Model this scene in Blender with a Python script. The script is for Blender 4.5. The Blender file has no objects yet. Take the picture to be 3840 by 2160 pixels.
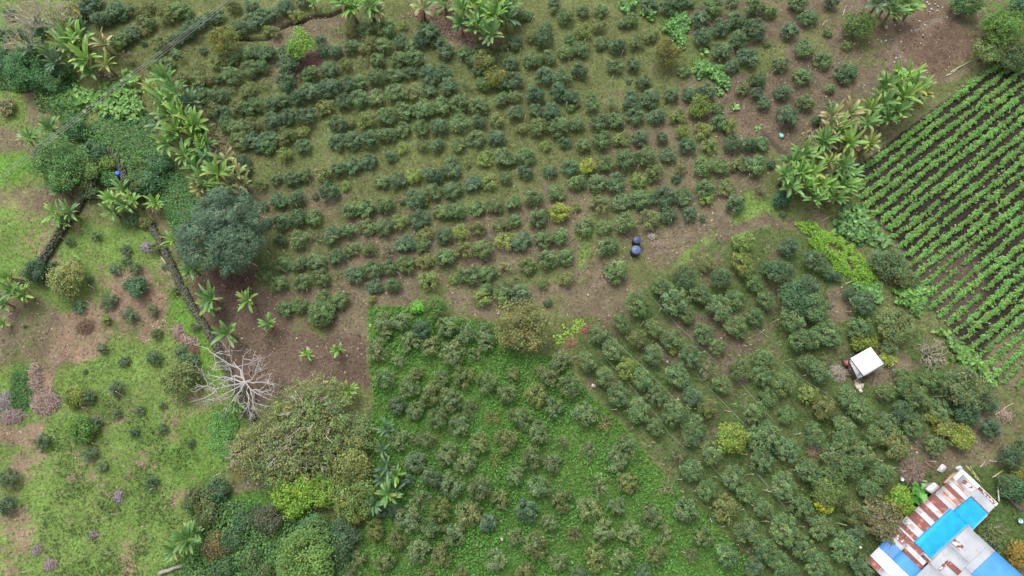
import bpy, math, random
import numpy as np
from mathutils import Vector

# ------------------------------------------------------------------ camera, sky, sun, exposure
sc = bpy.context.scene
COL = sc.collection
H = 75.0
TILT = math.radians(16.7)
FPX = 2561.0
cam_d = bpy.data.cameras.new('camera')
cam = bpy.data.objects.new('camera', cam_d)
COL.objects.link(cam)
cam.location = (0, 0, H)
cam.rotation_euler = (TILT, 0, 0)
cam_d.sensor_width = 36.0
cam_d.lens = 36.0 * FPX / 3840.0
cam_d.clip_start = 1.0
cam_d.clip_end = 6000.0
sc.camera = cam

SUN_EL, SUN_AZ = math.radians(62), math.radians(-25)      # azimuth from +Y, clockwise
world = bpy.data.worlds.new('World')
sc.world = world
world.use_nodes = True
wn = world.node_tree
wn.nodes.clear()
wo = wn.nodes.new('ShaderNodeOutputWorld')
bg = wn.nodes.new('ShaderNodeBackground')
sky = wn.nodes.new('ShaderNodeTexSky')
sky.sky_type = 'NISHITA'
sky.sun_disc = False
sky.sun_elevation = SUN_EL
sky.sun_rotation = SUN_AZ
sky.dust_density = 4.0
sky.air_density = 1.0
hs = wn.nodes.new('ShaderNodeHueSaturation')
hs.inputs['Saturation'].default_value = 0.22              # overcast: the blue is mostly clouded over
wn.links.new(sky.outputs[0], hs.inputs['Color'])
wn.links.new(hs.outputs[0], bg.inputs[0])
bg.inputs[1].default_value = 0.15
wn.links.new(bg.outputs[0], wo.inputs[0])

sun_d = bpy.data.lights.new('sun', 'SUN')
sun_d.energy = 1.35
sun_d.angle = math.radians(30)
sun_d.color = (1.0, 0.96, 0.9)
sun = bpy.data.objects.new('sun', sun_d)
COL.objects.link(sun)
_sd = Vector((math.sin(SUN_AZ) * math.cos(SUN_EL), math.cos(SUN_AZ) * math.cos(SUN_EL), math.sin(SUN_EL)))
sun.rotation_euler = (-_sd).to_track_quat('-Z', 'Y').to_euler()
sun.location = (0, 0, 120)

sc.view_settings.view_transform = 'Standard'
sc.view_settings.look = 'None'
sc.view_settings.exposure = 0.82
sc.view_settings.gamma = 1.0
sc.render.engine = 'CYCLES'
sc.cycles.max_bounces = 6
sc.cycles.transparent_max_bounces = 4
sc.cycles.use_denoising = True

# ------------------------------------------------------------------ helpers
rng = np.random.default_rng(7)
random.seed(7)
CT, ST = math.cos(TILT), math.sin(TILT)

def at(px, py, z=0.0):
    """World point at height z seen at photograph pixel (3840 x 2160)."""
    a = (px - 1920.0) / FPX
    b = -(py - 1080.0) / FPX
    d = np.array([a, b * CT + ST, b * ST - CT])
    t = (z - H) / d[2]
    return np.array([d[0] * t, d[1] * t, z])

def depth_at(px, py, z=0.0):
    b = (py - 1080.0) / FPX
    return (H - z) / (CT + b * ST)

def project(x, y, z=0.0):
    """World -> photograph pixel, arrays allowed."""
    dz = z - H
    zc = y * ST - dz * CT
    zc = np.where(zc < 1.0, 1.0, zc)
    yc = y * CT + dz * ST
    return 1920.0 + FPX * x / zc, 1080.0 - FPX * yc / zc

ORI = {}
for _r, _y in zip('ABCD', (0, 530, 1060, 1600)):
    for _c, _x in zip('1234', (0, 950, 1900, 2840)):
        ORI[_r + _c] = (_x, _y)
def tz(tile, zx, zy):
    ox, oy = ORI[tile]
    return ox + zx / 2.576, oy + zy / 2.576

def unit(v):
    v = np.asarray(v, float)
    return v / (np.linalg.norm(v, axis=-1, keepdims=True) + 1e-9)

# value noise
_LAT = np.random.default_rng(3).random((256, 256))
def vnoise(x, y):
    xi = np.floor(x).astype(int); yi = np.floor(y).astype(int)
    fx = x - xi; fy = y - yi
    fx = fx * fx * (3 - 2 * fx); fy = fy * fy * (3 - 2 * fy)
    a = _LAT[xi & 255, yi & 255]; b = _LAT[(xi + 1) & 255, yi & 255]
    c = _LAT[xi & 255, (yi + 1) & 255]; d = _LAT[(xi + 1) & 255, (yi + 1) & 255]
    return (a * (1 - fx) + b * fx) * (1 - fy) + (c * (1 - fx) + d * fx) * fy
def fbm(x, y, s, oct=4, off=0.0):
    v = 0.0; amp = 0.5; tot = 0.0
    for k in range(oct):
        v = v + amp * vnoise(x * s + off + 17.3 * k, y * s - off + 9.1 * k)
        tot += amp; amp *= 0.55; s *= 2.03
    return v / tot

class MB:
    """Collects vertices, faces and a colour per vertex."""
    def __init__(self):
        self.v = []; self.f4 = []; self.f3 = []; self.c = []; self.n = 0
    def add(self, v, quads=None, tris=None, col=(1, 1, 1)):
        v = np.asarray(v, float).reshape(-1, 3)
        col = np.asarray(col, float)
        if col.ndim == 1:
            col = np.tile(col, (len(v), 1))
        self.v.append(v); self.c.append(col)
        if quads is not None and len(quads): self.f4.append(np.asarray(quads, int).reshape(-1, 4) + self.n)
        if tris is not None and len(tris): self.f3.append(np.asarray(tris, int).reshape(-1, 3) + self.n)
        self.n += len(v)
        return self
    def arrays(self):
        v = np.concatenate(self.v); c = np.concatenate(self.c)
        q = np.concatenate(self.f4) if self.f4 else np.zeros((0, 4), int)
        t = np.concatenate(self.f3) if self.f3 else np.zeros((0, 3), int)
        return v, q, t, c
    def mesh(self, name, mat, smooth=False):
        return to_mesh(name, *self.arrays(), mat, smooth)

def to_mesh(name, v, q, t, c, mat, smooth=False):
    me = bpy.data.meshes.new(name)
    nq, nt = len(q), len(t)
    me.vertices.add(len(v)); me.vertices.foreach_set('co', v.astype(np.float32).ravel())
    me.loops.add(nq * 4 + nt * 3)
    me.loops.foreach_set('vertex_index', np.concatenate([q.ravel(), t.ravel()]).astype(np.int32))
    me.polygons.add(nq + nt)
    st = np.concatenate([np.arange(nq) * 4, nq * 4 + np.arange(nt) * 3]).astype(np.int32)
    me.polygons.foreach_set('loop_start', st)
    if smooth:
        me.polygons.foreach_set('use_smooth', np.ones(nq + nt, bool))
    a = me.attributes.new('Col', 'FLOAT_COLOR', 'POINT')
    cc = np.ones((len(v), 4), np.float32); cc[:, :3] = c
    a.data.foreach_set('color', cc.ravel())
    me.update(calc_edges=True)
    me.validate()
    if mat: me.materials.append(mat)
    return me

def obj(name, me, parent=None, loc=None):
    o = bpy.data.objects.new(name, me)
    COL.objects.link(o)
    if parent is not None: o.parent = parent
    if loc is not None: o.location = loc
    return o

def tag(o, label=None, cat=None, group=None, kind=None):
    if label: o['label'] = label
    if cat: o['category'] = cat
    if group: o['group'] = group
    if kind: o['kind'] = kind
    return o

def thing(name, label, cat, loc=(0, 0, 0), rotz=0.0, scale=1.0, group=None):
    o = bpy.data.objects.new(name, None)
    COL.objects.link(o)
    o.empty_display_size = 0.3
    o.location = loc; o.rotation_euler = (0, 0, rotz)
    o.scale = (scale,) * 3 if np.isscalar(scale) else scale
    return tag(o, label, cat, group)

# ------------------------------------------------------------------ materials
def new_mat(name):
    m = bpy.data.materials.new(name); m.use_nodes = True
    m.node_tree.nodes.clear()
    return m, m.node_tree.nodes, m.node_tree.links

def attr_mat(name, rough=0.6, spec=0.3, transl=0.0, noise=0.0, nscale=6.0, bump=0.0, bscale=20.0):
    """Base colour = the mesh's own Col x the object's colour, with fine noise."""
    m, N, L = new_mat(name)
    out = N.new('ShaderNodeOutputMaterial'); p = N.new('ShaderNodeBsdfPrincipled')
    at_ = N.new('ShaderNodeAttribute'); at_.attribute_name = 'Col'
    oi = N.new('ShaderNodeObjectInfo')
    mu = N.new('ShaderNodeMix'); mu.data_type = 'RGBA'; mu.blend_type = 'MULTIPLY'; mu.inputs[0].default_value = 1.0
    L.new(at_.outputs['Color'], mu.inputs[6]); L.new(oi.outputs['Color'], mu.inputs[7])
    c = mu.outputs[2]
    tc = N.new('ShaderNodeTexCoord')
    if noise > 0:
        nz = N.new('ShaderNodeTexNoise'); nz.inputs['Scale'].default_value = nscale; nz.inputs['Detail'].default_value = 6
        L.new(tc.outputs['Object'], nz.inputs['Vector'])
        mr = N.new('ShaderNodeMapRange'); mr.inputs[1].default_value = 0.3; mr.inputs[2].default_value = 0.7
        mr.inputs[3].default_value = 1 - noise; mr.inputs[4].default_value = 1 + noise
        L.new(nz.outputs['Fac'], mr.inputs[0])
        m2 = N.new('ShaderNodeVectorMath'); m2.operation = 'SCALE'
        L.new(c, m2.inputs[0]); L.new(mr.outputs[0], m2.inputs['Scale'])
        c = m2.outputs[0]
    L.new(c, p.inputs['Base Color'])
    p.inputs['Roughness'].default_value = rough
    p.inputs['Specular IOR Level'].default_value = spec
    if bump > 0:
        nb = N.new('ShaderNodeTexNoise'); nb.inputs['Scale'].default_value = bscale; nb.inputs['Detail'].default_value = 5
        L.new(tc.outputs['Object'], nb.inputs['Vector'])
        bp = N.new('ShaderNodeBump'); bp.inputs['Strength'].default_value = bump; bp.inputs['Distance'].default_value = 0.1
        L.new(nb.outputs['Fac'], bp.inputs['Height']); L.new(bp.outputs[0], p.inputs['Normal'])
    if transl > 0:
        tr = N.new('ShaderNodeBsdfTranslucent'); L.new(c, tr.inputs['Color'])
        ms = N.new('ShaderNodeMixShader'); ms.inputs[0].default_value = transl
        L.new(p.outputs[0], ms.inputs[1]); L.new(tr.outputs[0], ms.inputs[2]); L.new(ms.outputs[0], out.inputs[0])
    else:
        L.new(p.outputs[0], out.inputs[0])
    return m

M_LEAF = attr_mat("leaf", 0.55, 0.25, 0.32)
M_BANANA = attr_mat('banana_leaf', 0.42, 0.4, 0.22)
M_GRASS = attr_mat('grass_blade', 0.7, 0.2, 0.2)
M_DRY = attr_mat('dry_matter', 0.9, 0.1)
M_BARK = attr_mat('bark', 0.9, 0.15, 0, 0.3, 9.0, 0.4, 25.0)
M_WOOD = attr_mat('weathered_wood', 0.85, 0.2, 0, 0.25, 12.0)
M_STONE = attr_mat('stone', 0.9, 0.2, 0, 0.35, 5.0, 0.5, 12.0)
M_GROUND = attr_mat('soil_and_turf', 0.95, 0.1, 0, 0.28, 3.2, 0.9, 5.0)
M_PLASTIC = attr_mat('plastic', 0.45, 0.4, 0, 0.08, 2.0)
M_WALL = attr_mat('mud_wall', 0.95, 0.1, 0, 0.2, 3.0)
# ------------------------------------------------------------------ ground cover map
def poly_sd(px, py, poly):
    """Signed distance (positive inside) to a polygon in photograph pixels."""
    P = np.asarray(poly, float); n = len(P)
    d2 = np.full(px.shape, 1e18); ins = np.zeros(px.shape, bool)
    for i in range(n):
        ax, ay = P[i]; bx, by = P[(i + 1) % n]
        ex, ey = bx - ax, by - ay
        wx, wy = px - ax, py - ay
        t = np.clip((wx * ex + wy * ey) / (ex * ex + ey * ey + 1e-9), 0, 1)
        d2 = np.minimum(d2, (wx - ex * t) ** 2 + (wy - ey * t) ** 2)
        c = ((ay > py) != (by > py)) & (px < (bx - ax) * (py - ay) / (by - ay + 1e-12) + ax)
        ins ^= c
    return np.where(ins, 1, -1) * np.sqrt(d2)

def line_d(px, py, pts):
    d2 = np.full(np.shape(px), 1e18)
    for (ax, ay), (bx, by) in zip(pts[:-1], pts[1:]):
        ex, ey = bx - ax, by - ay
        t = np.clip(((px - ax) * ex + (py - ay) * ey) / (ex * ex + ey * ey + 1e-9), 0, 1)
        d2 = np.minimum(d2, (px - ax - ex * t) ** 2 + (py - ay - ey * t) ** 2)
    return np.sqrt(d2)

def sstep(a, b, x):
    t = np.clip((x - a) / (b - a), 0, 1)
    return t * t * (3 - 2 * t)

OLIVE = (0.104, 0.122, 0.046); OLIVE2 = (0.088, 0.120, 0.040); FRESH = (0.112, 0.178, 0.044)
LUSH = (0.078, 0.150, 0.034); DEEP = (0.052, 0.088, 0.026); BEIGE = (0.155, 0.150, 0.068)
S_TAN = (0.128, 0.106, 0.068); S_PINK = (0.185, 0.135, 0.092); S_RED = (0.102, 0.074, 0.054)
S_CROP = (0.030, 0.023, 0.020); S_BROWN = (0.115, 0.090, 0.062); S_CLEAR = (0.108, 0.074, 0.052); S_PALE = (0.140, 0.112, 0.082)

LUSH_POLY = [(1378, 1146), (1540, 1150), (1640, 1190), (1860, 1212), (1965, 1330), (2110, 1330), (2165, 1430), (2255, 1520),
             (2370, 1620), (2450, 1730), (2560, 1850), (2680, 1960), (2800, 2090), (2870, 2200), (1330, 2300), (1360, 1900), (1400, 1500)]
ORCH_POLY = [(2160, 1290), (2250, 1230), (2330, 1150), (2560, 1010), (2740, 880), (2900, 860), (3060, 900), (3230, 1090), (3420, 1240),
             (3560, 1380), (3800, 1560), (3860, 2400), (2900, 2400), (2560, 1850), (2380, 1630), (2200, 1430)]
CROP_POLY = [(3744, 229), (3325, 540), (3200, 640), (3216, 724), (3247, 782), (3345, 880), (3383, 938), (3415, 1015), (3461, 1090),
             (3480, 1150), (3554, 1215), (3612, 1293), (3713, 1410), (3790, 1450), (4600, 1800), (4600, -200)]
PAST_POLY = [(-900, 640), (240, 800), (400, 850), (560, 840), (640, 1000), (720, 1130), (800, 1290), (890, 1470), (960, 1600), (900, 1720), (760, 1850), (640, 2400), (-900, 2400)]
BARE_POLY = [(700, 1020), (880, 1010), (950, 1080), (1130, 1100), (1290, 1070), (1375, 1140), (1378, 1300), (1392, 1450), (1300, 1470), (1120, 1450), (960, 1520), (890, 1450), (800, 1290), (730, 1140)]
DITCH = [(880, 150), (1005, 148), (1047, 108), (1086, 90), (1136, 78), (1167, 62), (1222, 58), (1280, 36), (1330, 20)]

# (polygon, softness px, grass share, grass colour, soil colour)
ZONES = [
    ([(-900, -300), (180, -300), (260, 300), (420, 520), (330, 700), (-900, 760)], 40, 0.70, FRESH, S_TAN),
    ([(85, 330), (170, 360), (230, 460), (190, 520), (120, 470)], 25, 0.2, OLIVE, S_TAN),
    ([(-200, 460), (80, 480), (130, 590), (30, 620), (-200, 600)], 25, 0.25, OLIVE, S_TAN),
    ([(-200, 600), (100, 560), (150, 620), (20, 740), (-200, 760)], 20, 0.95, (0.10, 0.195, 0.035), S_TAN),
    ([(-900, 720), (140, 700), (290, 720), (260, 830), (150, 1000), (-900, 1130)], 25, 0.40, BEIGE, S_TAN),
    (PAST_POLY, 22, 0.70, FRESH, S_PINK),
    ([(-300, 1090), (120, 1100), (250, 1190), (180, 1370), (-300, 1440)], 35, 0.25, OLIVE, S_TAN),
    ([(430, 1010), (560, 990), (600, 1130), (430, 1170)], 25, 0.3, OLIVE, S_PINK),
    ([(230, 1180), (420, 1130), (600, 1110), (600, 1200), (560, 1310), (420, 1260), (330, 1370), (200, 1390)], 25, 0.30, OLIVE, S_PINK),
    ([(150, 1400), (215, 1390), (205, 1480), (160, 1470)], 14, 0.15, OLIVE, S_PINK),
    ([(640, 1110), (720, 1130), (800, 1290), (880, 1450), (760, 1430), (690, 1290), (630, 1200)], 20, 0.97, (0.095, 0.185, 0.032), S_PINK),
    ([(200, 1420), (470, 1330), (640, 1280), (660, 1400), (520, 1430), (330, 1500), (210, 1500)], 25, 0.93, FRESH, S_PINK),
    ([(40, 1380), (130, 1390), (120, 1560), (30, 1520)], 18, 0.97, LUSH, S_PINK),
    ([(0, 1590), (170, 1600), (160, 1660), (-40, 1660)], 16, 0.35, OLIVE, S_PINK),
    ([(770, 1560), (900, 1580), (890, 1720), (780, 1850), (660, 1830), (620, 1700)], 30, 0.95, (0.10, 0.175, 0.038), S_PINK),
    (BARE_POLY, 14, 0.10, OLIVE, S_RED),
    ([(790, 1010), (960, 1020), (960, 1120), (860, 1140), (770, 1080)], 25, 0.03, OLIVE, (0.085, 0.055, 0.044)),
    ([(1130, 1110), (1290, 1080), (1372, 1140), (1372, 1260), (1260, 1240), (1230, 1170)], 25, 0.25, OLIVE, S_TAN),
    ([(1030, 1140), (1130, 1120), (1240, 1220), (1230, 1260), (1040, 1230)], 25, 0.75, OLIVE, S_RED),
    ([(1660, 1105), (2100, 1060), (2330, 1050), (2350, 1170), (2100, 1190), (1930, 1200), (1780, 1190), (1700, 1160)], 22, 0.22, OLIVE, S_TAN),
    ([(1400, 1090), (1500, 1100), (1560, 1140), (1440, 1150), (1390, 1140)], 16, 0.2, OLIVE, S_TAN),
    ([(2330, 880), (2450, 860), (2600, 840), (2760, 790), (2860, 760), (2920, 830), (2700, 900), (2590, 1000), (2450, 1010)], 25, 0.22, OLIVE, S_TAN),
    ([(2800, 700), (2920, 740), (2900, 830), (2860, 800), (2700, 900), (2560, 1010), (2520, 1000), (2740, 820)], 18, 0.80, FRESH, S_BROWN),
    ([(2160, 870), (2220, 880), (2230, 1040), (2170, 1090)], 15, 0.8, FRESH, S_BROWN),
    ([(2700, 0), (2920, 200), (2870, 330), (2780, 440), (3000, 590), (3080, 450), (3300, 340), (3720, 210), (3600, -200), (2700, -300)], 60, 0.30, OLIVE, S_BROWN),
    ([(2700, 260), (2790, 250), (2900, 420), (2950, 560), (2860, 560), (2760, 440)], 25, 0.25, OLIVE, S_BROWN),
    ([(3350, 100), (3540, 30), (3700, 190), (3480, 306), (3370, 215)], 16, 0.05, OLIVE, S_CLEAR),
    (CROP_POLY, 8, 0.03, FRESH, S_CROP),
    ([(3420, 960), (3640, 900), (3700, 1080), (3640, 1230), (3540, 1200), (3450, 1090)], 30, 0.14, OLIVE, (0.075, 0.058, 0.045)),
    ([(3700, 1280), (3860, 1250), (3860, 1480), (3760, 1440), (3690, 1370)], 25, 0.35, OLIVE, S_TAN),
    ([(2870, 800), (2990, 830), (3100, 1000), (3040, 1060), (2900, 900)], 20, 0.35, OLIVE, S_BROWN),
    (ORCH_POLY, 20, 0.80, (0.066, 0.102, 0.032), S_BROWN),
    ([(3110, 1090), (3180, 1090), (3190, 1200), (3110, 1190)], 18, 0.2, OLIVE, S_TAN),
    ([(3240, 1330), (3330, 1290), (3430, 1370), (3350, 1440), (3250, 1440)], 22, 0.25, OLIVE, S_TAN),
    ([(3400, 1640), (3600, 1560), (3860, 1500), (3860, 1760), (3560, 1760), (3440, 1720)], 30, 0.45, OLIVE, S_TAN),
    ([(3620, 1780), (3900, 1700), (3900, 2300), (3700, 2000)], 30, 0.7, DEEP, S_BROWN),
    (LUSH_POLY, 7, 0.985, LUSH, S_RED),
    ([(760, 1850), (1000, 1850), (1330, 1980), (1340, 2400), (600, 2400), (700, 1980)], 25, 0.95, (0.06, 0.13, 0.026), S_RED),
    ([(1580, 40), (1700, 40), (1820, 90), (1900, 180), (1720, 170), (1600, 90)], 18, 0.05, OLIVE, (0.19, 0.13, 0.10)),
    ([(1130, 190), (1200, 190), (1220, 280), (1110, 270)], 16, 0.05, OLIVE, (0.15, 0.09, 0.085)),
    ([(1000, 175), (1040, 130), (1110, 80), (1190, 65), (1290, 50), (1240, 120), (1150, 145), (1060, 200)], 15, 0.15, BEIGE, S_TAN),
]
LINES = [   # worn bare lines: (points, half width, soft, grass, soil)
    ([(3640, 20), (3545, 60), (3400, 120), (3355, 170), (3375, 215), (3430, 262), (3490, 310), (3560, 300), (3700, 215)], 5, 10, 0.05, S_PALE),
    
    ([(2640, 450), (2760, 360), (2850, 290)], 6, 10, 0.1, S_RED), ([(2560, 60), (2660, 20)], 5, 10, 0.1, S_RED),
    ([(2590, 130), (2720, 60)], 5, 10, 0.1, S_RED), ([(2640, 240), (2760, 190), (2900, 130)], 5, 10, 0.1, S_RED),
    ([(2860, 500), (2920, 565), (2990, 620)], 6, 9, 0.1, (0.07, 0.055, 0.04)),
]

def ground_fields(x, y):
    px, py = project(x, y)
    wob = (fbm(x, y, 0.30, 3, 3.0) - 0.5) * 46
    wob2 = (fbm(x, y, 0.30, 3, 41.0) - 0.5) * 46
    qx, qy = px + wob, py + wob2
    n = x.shape
    g = np.full(n, 0.70); gc = np.tile(OLIVE, (n[0], 1)); so = np.tile(S_TAN, (n[0], 1))
    # grass strips keep to the planted rows of the upper field
    big = fbm(x, y, 0.07, 3, 80.0)
    g = np.clip(g + (big - 0.5) * 1.3, 0.1, 0.95)
    tint = sstep(0.42, 0.62, fbm(x, y, 0.12, 3, 120.0))[:, None]
    gc = gc * (1 - tint * 0.5) + np.array(OLIVE2) * tint * 0.5
    for poly, soft, cov, gcol, scol in ZONES:
        P = np.asarray(poly)
        m = (px > P[:, 0].min() - soft - 40) & (px < P[:, 0].max() + soft + 40) & (py > P[:, 1].min() - soft - 40) & (py < P[:, 1].max() + soft + 40)
        if not m.any(): continue
        k = 0.35 if soft < 10 else 1.0
        d = poly_sd(px[m] * (1 - k) + qx[m] * k, py[m] * (1 - k) + qy[m] * k, poly)
        w = sstep(-soft, soft, d)
        bb = (big[m] - 0.5) * (0.8 if 0.15 < cov < 0.9 else 0.15)
        g[m] = g[m] * (1 - w) + np.clip(cov + bb, 0, 1) * w
        w = w[:, None]
        gc[m] = gc[m] * (1 - w) + np.array(gcol) * w
        so[m] = so[m] * (1 - w) + np.array(scol) * w
    for pts, hw, soft, cov, scol in LINES:
        w = 1 - sstep(hw, hw + soft, line_d(qx * 0.4 + px * 0.6, qy * 0.4 + py * 0.6, pts))
        g = g * (1 - w) + cov * w
        so = so * (1 - w[:, None]) + np.array(scol) * w[:, None]
    d = line_d(px + wob * 0.25, py + wob2 * 0.25, DITCH)
    w = 1 - sstep(5, 11, d)
    g = g * (1 - w) + 0.1 * w
    so = so * (1 - w[:, None]) + np.array((0.05, 0.04, 0.026)) * w[:, None]
    z = -0.55 * (1 - sstep(2, 10, d))
    z = z + (fbm(x, y, 0.5, 3, 200.0) - 0.5) * 0.18
    nn = 0.62 * fbm(x, y, 0.33, 5, 10.0) + 0.38 * fbm(x, y, 2.2, 3, 60.0)
    cover = sstep(-0.10, 0.10, nn - (0.5 + (0.5 - g) * 0.62))
    return g, gc, so, cover, z

def axis(lo, hi, step, out):
    a = np.arange(lo, hi + 1e-6, step)
    return np.concatenate([-np.array(out[::-1]) + lo, a, np.array(out) + hi])

def ground_z(x, y):
    x = np.atleast_1d(np.asarray(x, float)); y = np.atleast_1d(np.asarray(y, float))
    return float(ground_fields(x, y)[4][0])

def build_ground():
    xs = axis(-72, 72, 0.24, [4, 12, 40, 120, 400, 1500]); ys = axis(-14, 68, 0.24, [4, 12, 40, 120, 400, 1500])
    X, Y = np.meshgrid(xs, ys)
    x, y = X.ravel(), Y.ravel()
    g, gc, so, cover, z = ground_fields(x, y)
    f1 = fbm(x, y, 1.1, 4, 7.0)[:, None]; f2 = fbm(x, y, 0.22, 3, 33.0)[:, None]; f3 = vnoise(x * 5.1, y * 5.1)[:, None]
    gcol = gc * (0.60 + 0.55 * f1 + 0.25 * f3) * (0.75 + 0.5 * f2)
    scol = so * (0.58 + 0.62 * f1 + 0.22 * f3) * (0.8 + 0.4 * f2)
    dryg = sstep(0.5, 0.72, fbm(x, y, 0.55, 3, 301.0))[:, None] * 0.30 * (1 - sstep(0.9, 0.97, g))[:, None]
    gcol = gcol * (1 - dryg) + np.array(BEIGE) * dryg
    c = cover[:, None] * gcol + (1 - cover[:, None]) * scol
    nx, ny = len(xs), len(ys)
    i = (np.arange(ny - 1)[:, None] * nx + np.arange(nx - 1)[None, :]).ravel()
    q = np.stack([i, i + 1, i + 1 + nx, i + nx], 1)
    me = to_mesh('ground', np.stack([x, y, z], 1), q, np.zeros((0, 3), int), c, M_GROUND, True)
    tag(obj('ground', me), kind='structure')

# ------------------------------------------------------------------ leaves
def leaf_quads(c, n, L, asp, r, col, fold=0.0):
    """Rhombic leaves: centres c, facing n, length L (array), colours col -> verts, quads, colours."""
    N = len(c)
    n = unit(n)
    t = r.normal(size=(N, 3)); t -= (t * n).sum(1, keepdims=True) * n; t = unit(t)
    b = np.cross(n, t)
    L = np.broadcast_to(np.asarray(L, float), (N,))[:, None]
    W = L * asp
    v = np.stack([c - t * L * .5, c + b * W * .5 + t * L * 0.05 + n * L * fold, c + t * L * .5, c - b * W * .5 + t * L * 0.05 + n * L * fold], 1).reshape(-1, 3)
    q = np.arange(4 * N).reshape(-1, 4)
    return v, q, np.repeat(col, 4, 0)

def visible_points(n, r, z=0.0, margin=80):
    """Random ground points, uniform per picture area, so that near and far get the same texture."""
    px = r.uniform(-margin, 3840 + margin, n); py = r.uniform(-margin, 2160 + margin, n)
    a = (px - 1920.0) / FPX; b = -(py - 1080.0) / FPX
    dz = b * ST - CT
    t = (z - H) / dz
    return a * t, (b * CT + ST) * t, px, py

def build_grass():
    r = np.random.default_rng(21)
    x, y, px, py = visible_points(190000, r)
    g, gc, so, cover, z = ground_fields(x, y)
    keep = r.random(len(x)) < np.clip(cover * 1.1, 0.03, 1.0) * (0.25 + 0.75 * sstep(0.3, 0.85, g))
    lush = poly_sd(px, py, LUSH_POLY) > 0
    keep &= ~(poly_sd(px, py, CROP_POLY) > 4)
    x, y, z, gc, lush = x[keep], y[keep], z[keep], gc[keep], lush[keep]
    N = len(x)
    hgt = r.uniform(0.02, 0.16, N) * np.where(lush, 1.6, 1.0)
    c = np.stack([x, y, z + hgt], 1)
    n = np.stack([r.normal(size=N) * .6, r.normal(size=N) * .6, r.uniform(0.5, 1.3, N)], 1)
    v_ = r.uniform(0.72, 1.38, N)[:, None]
    col = gc * v_
    dry = (r.random(N) < 0.10)[:, None] & ~lush[:, None]
    col = np.where(dry, np.array((0.22, 0.19, 0.10)) * v_, col)
    v, q, cc = leaf_quads(c, n, np.where(lush, r.uniform(.16, .34, N), r.uniform(.14, .34, N)), np.where(lush, .6, .3)[:, None], r, col)
    me = to_mesh('grass', v, q, np.zeros((0, 3), int), cc, M_GRASS)
    tag(obj('grass', me), 'short olive and bright green grass over the whole plot', 'grass', kind='stuff')
    # twigs, clods and dead leaves strewn over bare soil
    x, y, px, py = visible_points(120000, r)
    g, gc, so, cover, z = ground_fields(x, y)
    k = (r.random(len(x)) < (1 - cover) * .9 + .05) & ~(poly_sd(px, py, LUSH_POLY) > -5) & (fbm(x, y, .8, 3, 12.0) > .42)
    x, y, z, so = x[k], y[k], z[k], so[k]; N = len(x)
    c = np.stack([x, y, z + r.uniform(.01, .06, N)], 1)
    nn = np.stack([r.normal(size=N) * .4, r.normal(size=N) * .4, np.ones(N)], 1)
    w = r.random((N, 1))
    col = np.where(w < .45, so * r.uniform(.45, .8, (N, 1)), np.where(w < .85, so * r.uniform(1.2, 1.8, (N, 1)), np.array((.34, .30, .23)) * r.uniform(.7, 1.2, (N, 1))))
    v, q, cc = leaf_quads(c, nn, r.uniform(.08, .32, N), r.choice([.12, .5, .8], (N, 1)), r, col)
    me = to_mesh('soil_litter', v, q, np.zeros((0, 3), int), cc, M_DRY)
    tag(obj('soil_litter', me), 'small twigs clods and dead leaves on bare soil', 'litter', kind='stuff')
    # knee high broad leaved weeds in the lush plot
    x, y, px, py = visible_points(260000, r)
    d = poly_sd(px, py, LUSH_POLY)
    d = d + (fbm(x, y, 0.6, 3, 77.0) - 0.5) * 24
    den = fbm(x, y, 0.35, 3, 55.0)
    k = (d > 2) & (r.random(len(x)) < 0.35 + 0.65 * sstep(0.36, 0.56, den))
    x, y, den = x[k], y[k], den[k]
    N = len(x)
    c = np.stack([x, y, 0.05 + r.random(N) ** 0.7 * (0.18 + 0.30 * sstep(0.4, 0.7, den))], 1)
    n = np.stack([r.normal(size=N) * .5, r.normal(size=N) * .5, np.ones(N)], 1)
    hue = fbm(x, y, 0.25, 3, 155.0)[:, None]
    base = np.array((0.070, 0.195, 0.042)) * (1 - hue) + np.array((0.130, 0.330, 0.055)) * hue
    col = base * r.uniform(0.65, 1.35, N)[:, None]
    v, q, cc = leaf_quads(c, n, r.uniform(.14, .30, N), .75, r, col)
    me = to_mesh('weeds', v, q, np.zeros((0, 3), int), cc, M_LEAF)
    tag(obj('weeds', me), 'dense bright green weeds carpeting the lower middle plot', 'weeds', kind='stuff')
    # clumpy weeds of the pasture on the left
    x, y, px, py = visible_points(150000, r)
    d = poly_sd(px, py, [(120, 1640), (420, 1500), (560, 1560), (720, 1640), (760, 1850), (640, 2200), (200, 2200), (150, 1950), (250, 1800)])
    den = fbm(x, y, 0.55, 4, 91.0)
    k = (d > -20) & (den > 0.52) & (r.random(len(x)) < sstep(-60, 60, d))
    x, y, den = x[k], y[k], den[k]; N = len(x)
    c = np.stack([x, y, 0.04 + r.random(N) * 0.28], 1)
    n = np.stack([r.normal(size=N) * .6, r.normal(size=N) * .6, np.ones(N)], 1)
    col = np.array((0.075, 0.150, 0.040)) * r.uniform(0.6, 1.4, N)[:, None]
    br = r.random(N)[:, None] < 0.12
    col = np.where(br, np.array((0.12, 0.085, 0.06)), col)
    v, q, cc = leaf_quads(c, n, r.uniform(.14, .30, N), .7, r, col)
    me = to_mesh('pasture_weeds', v, q, np.zeros((0, 3), int), cc, M_LEAF)
    tag(obj('pasture_weeds', me), 'clumpy low weeds in the lower pasture', 'weeds', kind='stuff')

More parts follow.
